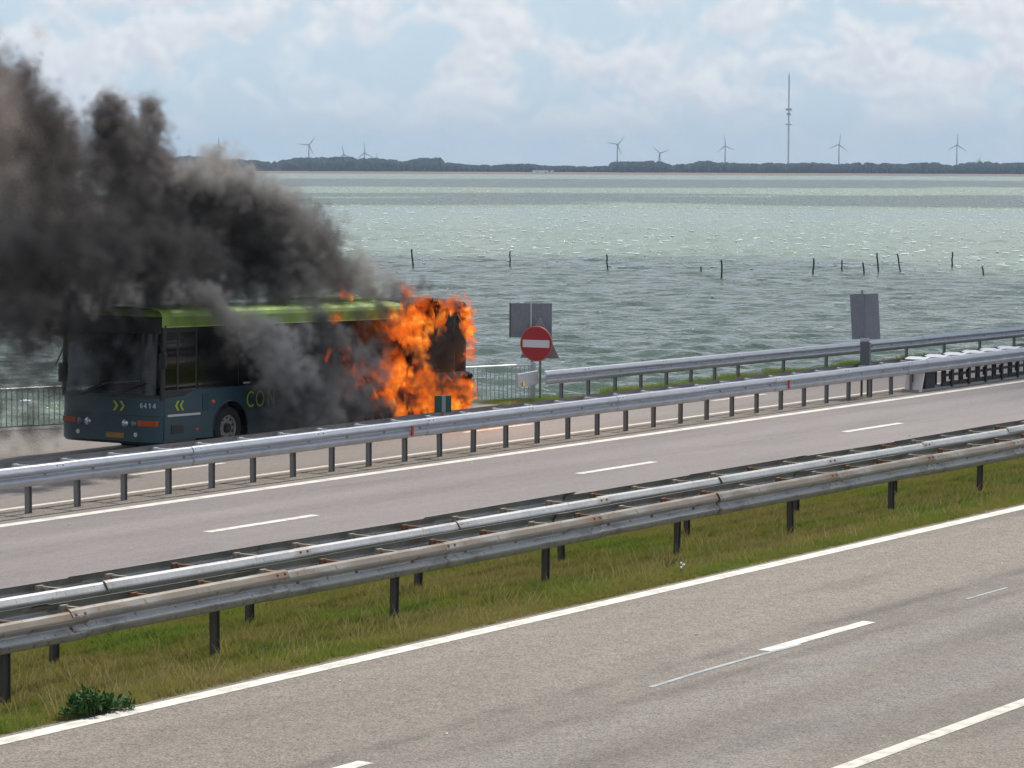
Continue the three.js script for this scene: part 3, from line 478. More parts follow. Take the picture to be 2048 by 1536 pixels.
  // roof: band and skin, with the rear burnt black
  const roofGeo = (x0, x1, lift = 0) => {
    const prof = []; prof.push([HW, 2.76], [HW, 2.98], [HW - 0.03, 3.06], [HW - 0.1, 3.115], [HW - 0.3, 3.15], [0.5, 3.175], [0, 3.18]); for (let i = 5; i >= 0; i--) prof.push([-prof[i][0], prof[i][1]]);
    const pos = [], uv = [], idx = []; const n = prof.length; for (const [e, x] of [x0, x1].entries()) prof.forEach(([z, y]) => { pos.push(x, y + lift, z); uv.push(x * 0.2, z * 0.2); }); for (let i = 0; i + 1 < n; i++) idx.push(i, n + i, i + 1, i + 1, n + i, n + i + 1);
    const g = new THREE.BufferGeometry(); g.setAttribute('position', new THREE.Float32BufferAttribute(pos, 3)); g.setAttribute('uv', new THREE.Float32BufferAttribute(uv, 2)); g.setIndex(idx); const f = g.toNonIndexed(); f.computeVertexNormals(); return f;
  };
  P('roof', roofGeo(0.14, 9.3), green); P('charred_roof', roofGeo(9.3, BL - 0.15), charred).userData.label = 'roof end burnt black';
  P('roof_lining', box(BL - 0.7, 0.03, 2.4), black, [BL / 2 + 0.1, 2.8, 0]);
  P('roof_box', new RoundedBoxGeometry(1.9, 0.2, 1.5, 3, 0.07), green, [8.0, 3.17, 0]);
  P('cant_rail_seam', box(9.1, 0.02, 0.01), std(0.42, 0.55, 0.12, 0.4), [4.75, 2.765, HW + 0.002]);
  P('rear_panel', new RoundedBoxGeometry(0.3, 2.8, HW * 2 - 0.02, 4, 0.14), charred, [BL - 0.12, 1.72, 0]);
  // windows, left side
  const pillars = [1.36, 2.85, 4.35, 5.85, 7.35, 8.85, 10.35, 11.55];
  P('cab_window', box(0.42, 1.28, 0.012), glassL, [0.48, 2.03, HW - 0.02]); P('cab_window', box(0.58, 1.28, 0.012), glassL, [1.02, 2.03, HW - 0.02]); P('cab_window_post', box(0.05, 1.4, 0.04), black, [0.70, 2.03, HW - 0.03]);
  P('cab_sill', box(1.1, 0.16, 0.04), black, [0.78, 1.32, HW - 0.03]); P('cab_head', box(1.2, 0.12, 0.04), black, [0.78, 2.71, HW - 0.03]);
  for (const s of [1, -1]) for (let i = 0; i + 1 < pillars.length; i++) { P('window', box(pillars[i + 1] - pillars[i] - 0.05, 1.34, 0.012), glassD, [(pillars[i] + pillars[i + 1]) / 2, 2.08, s * (HW - 0.012)]); }
  for (const s of [1, -1]) for (const x of pillars) P('window_pillar', box(0.09, 1.42, 0.05), black, [x, 2.08, s * (HW - 0.045)]);
  P('cab_window', box(1.1, 1.34, 0.012), glassL, [0.78, 2.05, -HW + 0.02]);
  P('opening_latch', box(0.22, 0.035, 0.02), white, [3.12, 1.47, HW + 0.005]);
  // floor, seats inside
  P('floor', box(BL - 0.5, 0.08, 2.45), black, [BL / 2 + 0.1, 0.45, 0]); P('rear_wall', box(0.06, 2.2, 2.4), charred, [9.6, 1.6, 0]);
  const seatM = std(0.03, 0.05, 0.08, 0.9); for (let i = 0; i < 6; i++) for (const z of [0.75, -0.75]) { const b = P('seat', new RoundedBoxGeometry(0.12, 0.75, 0.85, 2, 0.04), seatM, [2.7 + i * 1.05, 1.25, z]); part('cushion', new RoundedBoxGeometry(0.45, 0.12, 0.85, 2, 0.04), seatM, b, [-0.25, -0.35, 0]); }
  P('driver_seat', new RoundedBoxGeometry(0.14, 1.0, 0.5, 2, 0.05), black, [1.25, 1.35, 0.7]); P('steering_wheel', new THREE.TorusGeometry(0.23, 0.02, 8, 24).rotateY(Math.PI / 2).rotateZ(0.9), black, [0.62, 1.42, 0.7]);
  // wheels
  const tyreProf = [[0.29, -0.13], [0.40, -0.145], [0.465, -0.12], [0.48, -0.07], [0.48, 0.07], [0.465, 0.12], [0.40, 0.145], [0.29, 0.13]].map(([r, y]) => new THREE.Vector2(r, y));
  for (const [x, z] of [[2.56, 1], [2.56, -1], [8.35, 1], [8.35, -1]]) {
    const w = P('wheel', new THREE.LatheGeometry(tyreProf, 40).rotateX(Math.PI / 2), rubber, [x, 0.485, z * (HW - 0.19)]);
    part('rim', new THREE.CylinderGeometry(0.29, 0.29, 0.06, 32).rotateX(Math.PI / 2), rimMat, w, [0, 0, z * 0.04]); part('rim_edge', new THREE.TorusGeometry(0.275, 0.022, 8, 32), rimMat, w, [0, 0, z * 0.1]);
    part('hub', new THREE.CylinderGeometry(0.1, 0.12, 0.08, 20).rotateX(Math.PI / 2), black, w, [0, 0, z * 0.09]);
    for (let k = 0; k < 10; k++) { const a = k / 10 * 6.283; part('wheel_nut', new THREE.CylinderGeometry(0.018, 0.018, 0.03, 6).rotateX(Math.PI / 2), rimMat, w, [Math.cos(a) * 0.155, Math.sin(a) * 0.155, z * 0.085]); part('rim_hole', new THREE.CylinderGeometry(0.03, 0.03, 0.012, 10).rotateX(Math.PI / 2), black, w, [Math.cos(a + 0.3) * 0.22, Math.sin(a + 0.3) * 0.22, z * 0.073]); }
    P('wheel_arch', new THREE.CylinderGeometry(0.62, 0.62, 0.5, 28, 1, true, -Math.PI / 2, Math.PI).rotateX(Math.PI / 2).rotateZ(0), black, [x, 0.47, z * (HW - 0.27)]);
    P('arch_rim', new THREE.TorusGeometry(0.625, 0.018, 6, 30, Math.PI), black, [x, 0.47, z * (HW + 0.002)]);
  }
  // lamps, vents, trims on the near side and front
  P('side_vent', box(0.22, 0.38, 0.015), std(0.012, 0.04, 0.055, 0.7), [1.66, 1.10, HW + 0.004]); P('skirt_vent', box(0.42, 0.18, 0.015), black, [0.68, 0.56, HW + 0.004]);
  P('side_marker', new THREE.SphereGeometry(0.05, 12, 8).scale(1.4, 0.8, 0.4), orange, [1.93, 1.10, HW + 0.005]); P('side_marker', new THREE.SphereGeometry(0.04, 12, 8).scale(1.3, 0.8, 0.4), orange, [1.36, 0.53, HW + 0.005]);
  P('trim_strip', box(1.12, 0.045, 0.02), silver, [0.9, 0.865, HW + 0.008]);
  for (const z of [1, -1]) {
    P('headlamp', new THREE.SphereGeometry(0.09, 16, 10).scale(0.35, 1, 1), std(0.42, 0.45, 0.48, 0.15, 0.8), [front(0.55) - 0.02, 0.68, z * 0.52]); P('headlamp', new THREE.SphereGeometry(0.08, 16, 10).scale(0.35, 1, 1), std(0.15, 0.16, 0.17, 0.3, 0.6), [front(0.75) - 0.02, 0.68, z * 0.75]);
    const ig = []; for (let i = 0; i < 6; i++) { const za = 0.90 + 0.36 * i / 5; ig.push(new THREE.BoxGeometry(0.05, 0.12, 0.085).translate(front(Math.min(za, 1.29)) - 0.012, 0.70, z * za)); }
    P('indicator', merge(ig), orange);
    P('fog_lamp', new THREE.CylinderGeometry(0.05, 0.05, 0.03, 14).rotateZ(Math.PI / 2), silver, [front(0.9) - 0.02, 0.45, z * 0.8]);
  }
  P('number_plate', box(0.012, 0.11, 0.5), std(0.30, 0.16, 0.03, 0.6), [-0.02, 0.42, 0.25]);
  P('mirror', new RoundedBoxGeometry(0.06, 0.42, 0.1, 2, 0.03), black, [0.12, 1.7, -1.41]); P('mirror_arm', new THREE.CylinderGeometry(0.015, 0.015, 0.7, 6).rotateX(0.5), black, [0.12, 2.15, -1.38]); P('mirror', new RoundedBoxGeometry(0.08, 0.34, 0.18, 2, 0.03), black, [0.1, 2.05, 1.45]); P('mirror_arm', new THREE.CylinderGeometry(0.014, 0.014, 0.4, 6).rotateX(-0.6), black, [0.12, 2.35, 1.37]);
  // lettering
  const text = (s, h, w = 1) => { const g = new TextGeometry(s, { font, size: h, depth: 0.004, curveSegments: 6, bevelEnabled: false }); g.scale(w, 1, 1); return g; };
  const letters = [['C', 3.16], ['O', 3.49], ['N', 3.90]]; for (const [ch, x] of letters) P('letter', (() => { // drawn as outlines: thin strokes
    if (ch === 'N') return merge(box(0.05, 0.36, 0.004, 0.025, 0.18, 0.002), box(0.05, 0.36, 0.004, 0.235, 0.18, 0.002), new THREE.BoxGeometry(0.05, 0.4, 0.004).rotateZ(0.48).translate(0.13, 0.18, 0.003));
    const g = new THREE.TorusGeometry(0.155, 0.024, 4, 40, ch === 'C' ? 4.6 : 6.2832); if (ch === 'C') g.rotateZ(0.84); g.scale(0.88, 1.02, 0.1); return g.translate(0.13, 0.18, 0.002);
  })(), lime, [x, 0.915 - 0.0, HW + 0.003]);
  const chevron = (d) => { const s = new THREE.Shape(); const q = 0.085; s.moveTo(0, 0); s.lineTo(q * d, 0.105); s.lineTo(0, 0.21); s.lineTo(0.06 * d, 0.21); s.lineTo((q + 0.06) * d, 0.105); s.lineTo(0.06 * d, 0); return new THREE.ExtrudeGeometry(s, { depth: 0.004, bevelEnabled: false }); };
  for (const x of [0.74, 0.90]) P('arrow_mark', chevron(-1), lime, [x, 0.965, HW + 0.003]);
  for (const z of [0.18, 0.36]) P('arrow_mark', chevron(1).rotateY(-Math.PI / 2), lime, [front(z) - 0.008, 0.95, z]);
  [...'6414'].forEach((c, i) => { const z = 0.90 + i * 0.10; P('digit', text(c, 0.105, 0.95).rotateY(-Math.PI / 2 + (z > 1.05 ? 0.35 : 0.12)), white, [front(Math.min(z, 1.28)) - 0.014, 1.03, z]); });
  // the rear has sagged: pitch the whole body, wheels stay where they are at the front
  bus.rotation.set(0, 0.024, -0.019); const c = new THREE.Vector3(2.56, 0.0, 0).applyAxisAngle(new THREE.Vector3(0, 0, 1), -0.019); bus.position.set(BUS.x + 2.56 - c.x, 0 - c.y, BUS.z);
}

// ---------------------------------------------------------------- smoke: a cloud of soot flakes
{
  const r = rng(4242);
  const N = 2400, FS = 0.0115, pos = [], nor = [];
  for (let i = 0; i < N; i++) {
    const c = new THREE.Vector3(gauss(r), gauss(r), gauss(r)).multiplyScalar(0.36), a = new THREE.Vector3(gauss(r), gauss(r), gauss(r)).normalize(), b = new THREE.Vector3(gauss(r), gauss(r), gauss(r)).cross(a).normalize(), s = FS * (0.7 + 0.6 * r()), n = new THREE.Vector3().crossVectors(a, b);
    for (const t of [0, 2.094, 4.189]) { const v = c.clone().addScaledVector(a, Math.cos(t) * s).addScaledVector(b, Math.sin(t) * s); pos.push(v.x, v.y, v.z); nor.push(n.x, n.y, n.z); }
  }
  const flakes = new THREE.BufferGeometry(); flakes.setAttribute('position', new THREE.Float32BufferAttribute(pos, 3)); flakes.setAttribute('normal', new THREE.Float32BufferAttribute(nor, 3));
  const area = N * 1.3 * FS ** 2 * 0.5 * 1.05; // mean shadow of a cluster of unit size
  // puffs: pixel x, y, radius in pixels, plane z, optical depth
  const puffs = [];
  let shade = [0.2, 0.19, 0.18]; const soot = (r0, g0, b0) => { shade = [r0, g0, b0]; };
  const add = (z, tau, ...l) => l.forEach(([x, y, rad, k = 1]) => puffs.push([x, y, rad, z, tau * k, shade]));
  soot(0.31, 0.27, 0.245); add(-43, 2.0, [-40, 150, 75], [20, 205, 62], [-70, 250, 110], [70, 268, 66], [30, 330, 100], [115, 310, 62], [-60, 370, 120], [125, 378, 68], [60, 430, 105], [-40, 490, 120], [150, 350, 40, 0.6], [-110, 180, 110], [-120, 330, 130]);
  add(-43, 1.2, [170, 335, 52], [205, 385, 52], [95, 225, 44, 0.7], [140, 275, 40, 0.7], [40, 165, 44, 0.7]);
  soot(0.20, 0.178, 0.165); add(-42.6, 2.4, [215, 222, 40], [240, 262, 48], [222, 296, 48], [288, 262, 34], [303, 218, 22, 0.8], [318, 240, 20, 0.7], [262, 318, 54], [306, 308, 40], [282, 366, 52], [250, 400, 50], [330, 345, 44, 0.8]);
  soot(0.115, 0.106, 0.10); add(-42.2, 3.0, [190, 450, 86], [110, 500, 100], [20, 540, 100], [-80, 540, 110], [290, 450, 76], [270, 520, 84], [180, 540, 84], [370, 400, 60], [375, 480, 80], [440, 440, 72], [470, 510, 76], [390, 545, 66], [545, 525, 62], [300, 570, 54], [210, 590, 46], [110, 585, 62], [560, 560, 46]);
  soot(0.37, 0.345, 0.32); add(-41.9, 0.75, [470, 345, 36], [520, 385, 40], [565, 410, 44], [610, 440, 46], [650, 475, 46], [695, 510, 44], [735, 545, 34], [785, 565, 24, 0.8], [560, 480, 50], [640, 530, 40]);
  add(-41.8, 1.5, [385, 345, 42], [430, 345, 40], [455, 335, 32, 0.7], [470, 385, 56], [520, 415, 52], [545, 450, 56], [590, 480, 52], [625, 515, 46], [660, 535, 42], [610, 555, 40], [690, 560, 32, 0.8], [730, 575, 26, 0.6], [770, 585, 22, 0.45], [500, 345, 16, 0.4]);
  soot(0.12, 0.115, 0.11); add(-43.2, 1.3, [20, 610, 60], [70, 625, 52], [110, 650, 40], [-40, 620, 70], [60, 665, 34, 0.6], [-10, 680, 50, 0.35], [30, 730, 90, 0.2], [90, 750, 80, 0.18], [10, 810, 90, 0.18], [100, 820, 80, 0.18], [-50, 760, 90, 0.2]);
  soot(0.26, 0.25, 0.24); add(-40.2, 0.9, [405, 585, 32], [425, 600, 26], [440, 625, 28, 0.9], [458, 648, 30, 0.8], [480, 668, 34, 0.8], [350, 585, 26, 0.5], [250, 590, 30, 0.5], [170, 595, 34, 0.5]);
  soot(0.22, 0.222, 0.225); add(-40.1, 1.15, [515, 690, 38], [540, 665, 30, 0.7], [560, 700, 42], [600, 680, 40], [585, 740, 46], [545, 745, 36, 0.7], [625, 760, 50], [665, 730, 40, 0.8], [685, 785, 46], [640, 810, 44], [600, 815, 40], [565, 800, 34, 0.7], [720, 800, 38], [745, 770, 34, 0.7], [730, 730, 32, 0.7], [650, 690, 34, 0.8], [690, 680, 26, 0.5], [645, 640, 26, 0.8], [625, 625, 20, 0.6], [760, 820, 30, 0.7], [545, 835, 24, 0.4], [500, 660, 30, 0.5]);
  soot(0.06, 0.06, 0.06); add(-42.3, 1.6, [650, 690, 60], [560, 690, 60], [720, 690, 50], [480, 690, 50], [420, 700, 44, 0.5], [300, 690, 50, 0.3], [240, 700, 50, 0.25], [380, 720, 30, 0.2]); // inside the bus
  soot(0.12, 0.11, 0.105); add(-40.25, 0.5, [820, 740, 40], [860, 780, 40], [900, 770, 36], [840, 690, 40, 0.7], [800, 800, 36, 1.2], [920, 800, 24], [870, 810, 34]);
  add(-40.0, 1.1, [905, 690, 26], [885, 715, 28], [905, 660, 20, 0.7], [880, 745, 24, 0.7], [820, 810, 26, 0.35], [870, 660, 16, 0.4], [800, 590, 22, 0.35], [850, 575, 20, 0.25]);
  soot(0.10, 0.098, 0.098); add(-41.0, 1.3, [150, 585, 60], [60, 600, 60], [240, 570, 60], [340, 560, 60], [420, 550, 60], [-20, 600, 70]);
  soot(0.06, 0.06, 0.065); add(-40.2, 0.06, [180, 700, 90], [260, 760, 90], [170, 800, 80], [320, 690, 70], [230, 640, 60], [380, 720, 60, 0.7]);
  soot(0.09, 0.085, 0.082); add(-39.2, 1.3, [40, 500, 70], [140, 510, 60], [230, 505, 60], [320, 500, 56], [400, 505, 50, 0.7], [-60, 540, 80], [90, 550, 46], [190, 555, 40], [290, 550, 40]);  // extra puffs towards the viewer, added overhead to shade the bus front
  soot(0.22, 0.205, 0.195); add(-41.3, 0.8, [500, 590, 34], [560, 590, 30], [620, 588, 30], [680, 585, 30, 0.8], [740, 588, 26, 0.7], [800, 580, 24, 0.5], [640, 570, 50, 0.5], [700, 560, 50, 0.4], [580, 560, 60, 0.5]);
  soot(0.12, 0.115, 0.11); add(-40.35, 0.45, [760, 620, 26], [790, 640, 24], [720, 640, 24], [770, 680, 24], [740, 690, 26], [780, 730, 24, 0.6], [470, 700, 34, 0.7], [520, 800, 34, 0.4]);
  const mats = [], tints = [], m4 = new THREE.Matrix4(), q = new THREE.Quaternion(); let tone = shade;
  const putAt = (p, s) => { const v = 0.55 + 0.9 * smooth(0.3, 0.7, fbm3(p.x * 0.45 + 9, p.y * 0.45, p.z * 0.45, 3, 251)); tints.push(tone.map((c) => c * v)); q.set(gauss(r), gauss(r), gauss(r), gauss(r)).normalize(); mats.push(m4.clone().compose(p, q, new THREE.Vector3(s, s, s))); };
  for (const [px, py, rad, z, tau, col] of puffs) {
    tone = col;
    const c = atZ(px, py, z), k = FOCAL / Math.hypot(c.x, c.y - EYE, c.z), R = rad / k; c.z += 0; 
    // two thirds drift as wisps cut by turbulence, one third rolls in billows
    const need = tau * Math.PI * R * R * 1.35, spot = (p, size) => { if (p.y > 0.1) putAt(p, size * (0.7 + 0.6 * r())); };
    const size = clamp(R * 0.30, 0.13, 0.5), count = 0.66 * need / (area * size * size);
    let made = 0, tries = 0; while (made < count && tries++ < count * 30) {
      const p = c.clone().add(new THREE.Vector3(gauss(r), gauss(r), gauss(r)).multiplyScalar(R * 0.52));
      const sx = (p.x * sT + p.z * cT), sy = p.y, sz = p.x * cT - p.z * sT; // across the view, up, along it
      const w1 = fbm3(sx * 0.35 + 5, sy * 0.35, sz * 0.35, 2, 201) - 0.5, w2 = fbm3(sx * 0.35 + 15, sy * 0.35, sz * 0.35, 2, 207) - 0.5;
      const n = fbm3((sx + sy * 0.55 + w1 * 3.4) * 0.62, (sy - sx * 0.25 + w2 * 3.4) * 1.0, sz * 0.7, 4, 211);
      if (tau > 0.4 && r() > smooth(0.37, 0.60, n)) continue;
      spot(p, size); made++;
    }
    const subs = [], ns = Math.round(7 + R * 5);
    for (let i = 0; i < ns; i++) { const d = new THREE.Vector3(gauss(r), gauss(r), gauss(r)).normalize(), f = 0.2 + 0.66 * Math.pow(r(), 0.6), sr = R * (0.30 + 0.32 * r()); subs.push([c.clone().addScaledVector(d, R * f), sr]); }
    const tot = subs.reduce((a, [, s]) => a + s * s, 0);
    for (const [sc, sr] of subs) { const sz = clamp(sr * 0.5, 0.12, 0.5), k = 0.34 * need * sr * sr / tot / (area * sz * sz); for (let i = 0; i < Math.floor(k) + (r() < k % 1 ? 1 : 0); i++) spot(sc.clone().add(new THREE.Vector3(gauss(r), gauss(r), gauss(r)).multiplyScalar(sr * 0.5)), sz); }
  }
  console.log('smoke clusters', mats.length);
  const flake = new THREE.MeshPhysicalMaterial({ color: lin(1, 1, 1), roughness: 1, transmission: 0.3, thickness: 0, specularIntensity: 0 });
  const inst = shadows(new THREE.InstancedMesh(flakes, flake, mats.length)); mats.forEach((m, i) => { inst.setMatrixAt(i, m); inst.setColorAt(i, new THREE.Color().setRGB(...tints[i])); });
  inst.name = 'smoke_plume'; inst.userData = { kind: 'stuff', label: 'thick dark grey smoke pouring from the burning bus', category: 'smoke' }; scene.add(inst);
}

// ---------------------------------------------------------------- fire: curling sheets of glowing gas
{
  const r = rng(909), pos = [], col = [], idx = [];
  const ramp = [[0, 0.10, 0.010, 0.003], [0.3, 0.42, 0.045, 0.006], [0.55, 0.90, 0.135, 0.012], [0.75, 1.05, 0.215, 0.018], [0.9, 1.2, 0.37, 0.04], [1, 1.4, 0.62, 0.12]];
  const hue = (t) => { let k = 1; while (k < ramp.length - 1 && ramp[k][0] < t) k++; const a = ramp[k - 1], b = ramp[k], f = clamp((t - a[0]) / (b[0] - a[0])); return [1, 2, 3].map((q) => lerp(a[q], b[q], f)); };
  // the dark, smoke filled rear window
  const inWindow = (px, py) => ((px - 897 + 0.2 * (py - 700)) / 44) ** 2 + ((py - 700) / 62) ** 2;
  function tongue(px, py, z, h, w, heat, dens) {
    const base = atZ(px, py, z); if (base.y < 0.05) base.y = 0.05;
    const yaw = r() * Math.PI, ux = Math.cos(yaw), uz = Math.sin(yaw), NU = 8, NV = Math.max(8, Math.round(h / 0.04)), o = pos.length / 3, lean = gauss(r) * 0.22 - 0.08, ph = r() * 6.28, curl = 0.10 * (0.5 + r()), seed = Math.floor(r() * 900);
    for (let j = 0; j <= NV; j++) for (let i = 0; i <= NU; i++) {
      const v = j / NV, u = i / NU * 2 - 1, half = w * Math.pow(1 - v, 0.75) * Math.pow(v + 0.12, 0.35) * 1.4, sway = lean * h * v + curl * Math.sin(v * 5 + ph) * v, bend = curl * Math.sin(u * 2.2 + v * 4 + ph);
      const x = base.x + ux * (u * half + sway) - uz * bend, y = base.y + (v - 0.3) * h, zz = base.z + uz * (u * half + sway) + ux * bend;
      pos.push(x, Math.max(y, 0.03), zz);
      const sx = x * 1.5 + y * 0.4, sy = y * 0.85, wv = (fbm2(sx * 1.2, sy * 1.2 + 7, 2, 401) - 0.5) * 2.0, big = fbm2(sx + wv, sy + wv * 0.7, 2, 402), fine = fbm2(x * 7 + wv * 3 + zz * 2, y * 5 - zz, 3, 405 + seed % 3);
      const d = smooth(0.36, 0.58, big) * smooth(0.30, 0.62, fine);
      const core = (1 - u * u) * Math.pow(1 - v, 0.35);
      const t = clamp(heat * (0.27 + 0.34 * core) + (big - 0.48) * 1.0 + (fine - 0.48) * 1.15);
      const alpha = dens * d * Math.pow(1 - u * u, 0.8) * smooth(0, 0.16, v) * Math.pow(1 - v, 0.7) * (y < 0.03 ? 0 : 1);
      col.push(...hue(t), clamp(alpha));
      if (i && j) { const a = o + (j - 1) * (NU + 1) + i - 1, b = a + NU + 1; idx.push(a, b, a + 1, a + 1, b, b + 1); }
    }
  }
  // zones: pixel ellipse x, y, rx, ry, plane z, tongues, heat, density
  const zones = [[838, 690, 54, 84, -40.45, 190, 0.95, 0.8], [800, 750, 38, 64, -40.4, 120, 0.9, 0.8], [875, 778, 60, 38, -40.38, 130, 0.9, 0.8], [936, 710, 13, 88, -40.35, 120, 1.05, 0.9], [938, 795, 14, 32, -40.4, 46, 0.95, 0.8], [890, 612, 48, 12, -40.55, 70, 0.95, 0.8], [848, 630, 30, 28, -40.5, 55, 0.9, 0.75], [824, 590, 16, 18, -40.8, 20, 0.7, 0.6], [900, 808, 54, 18, -40.3, 70, 0.85, 0.75], [826, 808, 42, 20, -40.3, 40, 0.75, 0.55], [784, 700, 22, 46, -40.4, 40, 0.75, 0.6], [770, 790, 26, 30, -40.3, 18, 0.6, 0.4], [678, 625, 10, 26, -39.9, 14, 0.5, 0.4], [672, 655, 13, 30, -39.9, 22, 0.52, 0.46], [690, 690, 13, 24, -39.9, 18, 0.52, 0.46], [655, 700, 10, 34, -40.0, 10, 0.42, 0.36], [702, 762, 24, 28, -39.85, 22, 0.46, 0.42], [738, 745, 24, 30, -39.9, 26, 0.52, 0.45], [690, 805, 20, 14, -39.95, 8, 0.46, 0.36], [805, 826, 10, 5, -40.2, 6, 0.9, 0.6], [690, 592, 8, 5, -41.0, 4, 0.5, 0.4]];
  for (const [zx, zy, rx, ry, zz, n, heat, dens] of zones) for (let k = 0, g = 0; k < n && g < n * 40; g++) {
    const a = r() * 6.2832, f = Math.sqrt(r()), px = zx + Math.cos(a) * f * rx, py = zy + Math.sin(a) * f * ry;
    if (heat > 0.6 && inWindow(px, py - 10) < 1 + 0.6 * (r() - 0.5)) continue;
    if (px > 948) continue;
    const small = heat < 0.6 || px > 925 || py < 625 ? 0.55 : 1;
    tongue(px, py, zz + gauss(r) * 0.17, (0.30 + 0.6 * r()) * small, (0.09 + 0.16 * r()) * small, heat, dens); k++;
  }
  for (let k = 0; k < 26; k++) { const p = atHeight(lerp(880, 985, Math.pow(r(), 1.4)), 861 + gauss(r) * 1.2, 0.03); tongue(lerp(880, 985, Math.pow(r(), 1.4)), 859 + gauss(r), p.z, 0.10 + 0.05 * r(), 0.10 + 0.08 * r(), 0.8, 0.5); }
  const g = new THREE.BufferGeometry(); g.setAttribute('position', new THREE.Float32BufferAttribute(pos, 3)); g.setAttribute('color', new THREE.Float32BufferAttribute(col, 4)); g.setIndex(idx); g.computeVertexNormals();
  const fire = shadows(new THREE.Mesh(g, new THREE.MeshBasicMaterial({ color: 0xffffff, vertexColors: true, transparent: true, side: THREE.DoubleSide })));
  fire.name = 'flames'; fire.userData = { kind: 'stuff', label: 'orange flames engulfing the rear of the bus', category: 'fire' }; scene.add(fire);
  console.log('flame triangles', idx.length / 3);
  const glow = new THREE.PointLight(new THREE.Color(1, 0.36, 0.06), 9); glow.position.set(58.3, 1.5, -39.9); glow.castShadow = true; glow.shadow.radius = 40; scene.add(glow);
}

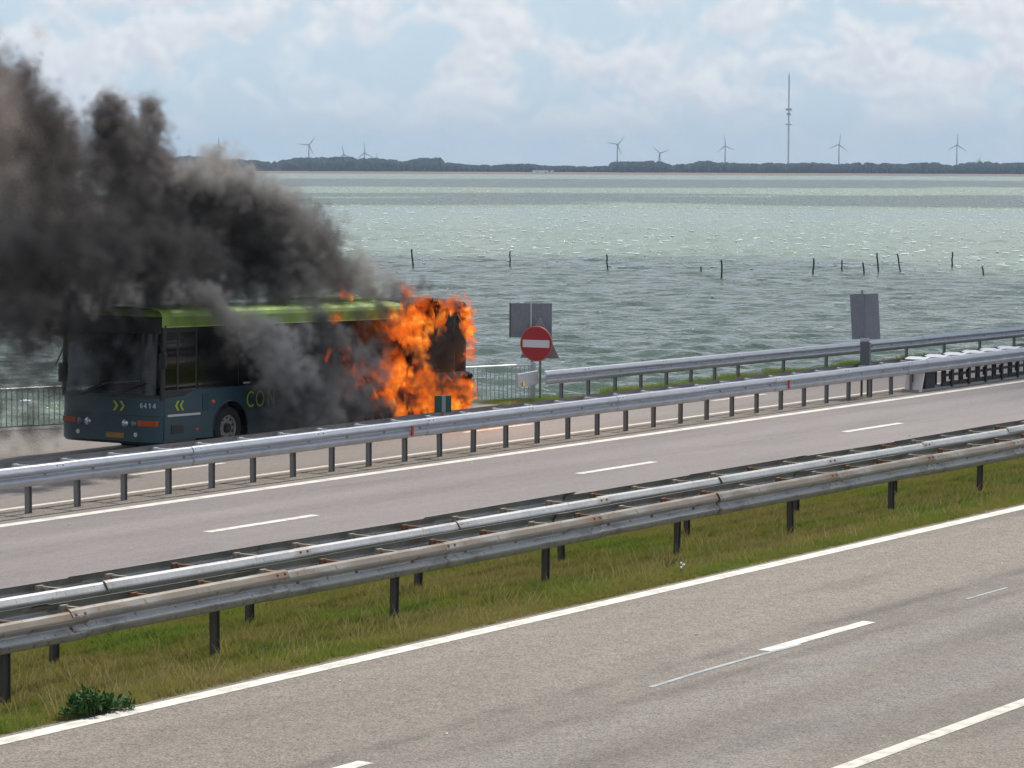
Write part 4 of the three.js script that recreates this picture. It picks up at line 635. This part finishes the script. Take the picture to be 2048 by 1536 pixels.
// ---------------------------------------------------------------- grass and weeds
{
  const r = rng(61);
  const tuft = (n, h, spread, lean) => { const pos = [], nor = []; for (let i = 0; i < n; i++) { const a = r() * 6.283, x = gauss(r) * spread, z = gauss(r) * spread, hh = h * (0.55 + 0.6 * r()), w = 0.005 + 0.004 * r(), ux = Math.cos(a) * w, uz = Math.sin(a) * w, lx = gauss(r) * lean * hh, lz = gauss(r) * lean * hh, mx = x + lx * 0.4, mz = z + lz * 0.4; const A = [x - ux, 0, z - uz], B = [x + ux, 0, z + uz], C = [mx + ux * 0.8, hh * 0.55, mz + uz * 0.8], D = [mx - ux * 0.8, hh * 0.55, mz - uz * 0.8], E = [x + lx, hh, z + lz]; pos.push(...A, ...B, ...C, ...A, ...C, ...D, ...D, ...C, ...E); } const g = new THREE.BufferGeometry(); g.setAttribute('position', new THREE.Float32BufferAttribute(pos, 3)); g.computeVertexNormals(); return g; };
  const grassMat = new THREE.MeshPhysicalMaterial({ color: lin(1, 1, 1), roughness: 0.9, transmission: 0.35, thickness: 0, specularIntensity: 0.3, vertexColors: false });
  const field = (name, label, geo, count, place) => { const inst = shadows(new THREE.InstancedMesh(geo, grassMat, count)), m4 = new THREE.Matrix4(), q = new THREE.Quaternion(); for (let i = 0; i < count; i++) { const [p, s, c] = place(); q.setFromEuler(new THREE.Euler(0, r() * 6.28, 0)); m4.compose(p, q, new THREE.Vector3(s, s * (0.8 + 0.4 * r()), s)); inst.setMatrixAt(i, m4); inst.setColorAt(i, c); } inst.name = name; inst.userData = { kind: 'stuff', label, category: 'grass' }; scene.add(inst); };
  const tint = (dry, fresh) => { const b = 0.8 + 0.4 * r(); const g = [0.25, 0.265, 0.04], d = [0.38, 0.30, 0.115], f = [0.20, 0.28, 0.034]; return new THREE.Color().setRGB(...[0, 1, 2].map((k) => b * lerp(lerp(g[k], f[k], fresh), d[k], dry))); };
  field('median_grass', 'long yellowish green grass under the median guard rails', tuft(14, 0.155, 0.08, 0.5), 66000, () => { const x = lerp(8, 72, r()), z = lerp(-27.6, -22.28, Math.pow(r(), 0.7)); const p1 = fbm2(x * 0.5, z * 0.9, 3, 12), edge = smooth(-22.2, -22.75, z); const dry = clamp(smooth(0.35, 0.75, p1) * 0.5 + (r() < 0.2 ? 0.55 * r() : 0) + (1 - edge) * 0.25); return [new THREE.Vector3(x, dip(z) - 0.012, z), (0.35 + 0.65 * edge) * (0.55 + 0.9 * fbm2(x * 0.8, z * 0.8, 2, 14)), tint(dry, smooth(0.45, 0.25, p1))]; });
  field('grass_stalks', 'pale dry grass stalks standing above the median grass', tuft(3, 0.36, 0.06, 0.5), 3000, () => { const x = lerp(8, 72, r()), z = lerp(-25, -22.5, r()); return [new THREE.Vector3(x, dip(z) - 0.012, z), 0.75 + 0.35 * r(), tint(0.95, 0)]; });
  field('bank_grass', 'bright green grass strip along the water edge guard rail', tuft(12, 0.26, 0.1, 0.35), 13000, () => { const x = lerp(64.6, 108, r()), e = landEdge(x), z = e + 0.02 + (0.8 + 0.6 * fbm2(x * 0.3, 1, 2, 77)) * r(); const dry = smooth(0.5, 0.7, fbm2(x * 0.9, z * 2, 3, 15)) * (x < 72 ? 0.8 : 0.3); const c = tint(dry, 0.9); c.multiplyScalar(1.15); return [new THREE.Vector3(x, -0.02, z), (x < 69 ? 0.45 : 0.42 + 0.85 * fbm2(x * 1.1, 3, 3, 2)), c]; });
  // dark leafy weed at the road edge
  const p = atHeight(180, 1428, 0), t = thing('roadside_weed', 'low dark green leafy weed growing over the edge line', 'weed', [p.x, 0, p.z]);
  const leaf = (() => { const s = new THREE.Shape(); s.moveTo(0, 0); s.quadraticCurveTo(0.026, 0.03, 0.012, 0.06); s.lineTo(0, 0.085); s.lineTo(-0.012, 0.06); s.quadraticCurveTo(-0.026, 0.03, 0, 0); return new THREE.ShapeGeometry(s, 3); })();
  const lg = [], sg = [];
  for (let k = 0; k < 60; k++) { const a = r() * 6.283, R = 0.30 * Math.sqrt(r()), bx = Math.cos(a) * R * 1.05 + (k % 3 === 0 ? 0.30 : -0.06), bz = Math.sin(a) * R * 0.7, h = (k % 3 === 0 ? 0.10 : 0.24 * (0.6 + 0.4 * Math.cos(bx * 5))) * (0.5 + 0.7 * r()); sg.push(new THREE.CylinderGeometry(0.004, 0.006, h, 4).translate(bx, h / 2, bz)); for (let i = 0; i < 16; i++) lg.push(leaf.clone().rotateX(-0.6 - r() * 0.9).rotateY(r() * 6.283).rotateZ(gauss(r) * 0.4).scale(...(() => { const q = 0.5 + 0.9 * r(); return [q, q, q]; })()).translate(bx + gauss(r) * 0.035, h * (0.25 + 0.8 * r()), bz + gauss(r) * 0.035)); }
  part('leaves', merge(lg), new THREE.MeshPhysicalMaterial({ color: lin(0.035, 0.10, 0.015), roughness: 0.65, specularIntensity: 0.4, transmission: 0.25, thickness: 0 }), t); part('stems', merge(sg), std(0.06, 0.09, 0.03, 0.9), t);
  // scattered bits of grit and litter on the asphalt
  { const n = 260, chip = new THREE.IcosahedronGeometry(1, 0), inst = shadows(new THREE.InstancedMesh(chip, std(0.62, 0.60, 0.56, 0.8), n)), m4 = new THREE.Matrix4(), q = new THREE.Quaternion(); for (let i = 0; i < n; i++) { const z = i % 2 ? lerp(-21.5, -12, r()) : lerp(-39.5, -28.5, r()), s = 0.006 + 0.022 * r() ** 4; q.setFromEuler(new THREE.Euler(r() * 3, r() * 6, r() * 3)); m4.compose(new THREE.Vector3(lerp(24, 78, r()), 0.006, z), q, new THREE.Vector3(s, s * 0.5, s * 0.8)); inst.setMatrixAt(i, m4); } inst.name = 'road_grit'; inst.userData = { kind: 'stuff', label: 'pale bits of grit and litter scattered on the asphalt', category: 'grit' }; scene.add(inst); }
  // white blossoms by the near edge line
  const wp = atHeight(1362, 1152, 0), f = thing('white_wildflower', 'small white wildflower in the median grass by the edge line', 'flower', [wp.x, 0, wp.z]);
  part('stem', cyl(0.004, 0.005, 0.2, 5, 0, 0.1, 0), std(0.06, 0.1, 0.03, 0.9), f); for (const [a, b, c] of [[0, 0.2, 0], [0.05, 0.17, 0.02], [-0.05, 0.14, 0.03], [0.11, 0.15, -0.03]]) part('blossom', new THREE.IcosahedronGeometry(0.018, 1), std(0.8, 0.8, 0.78, 0.8), f, [a, b, c]);
}

renderer.render(scene, camera);
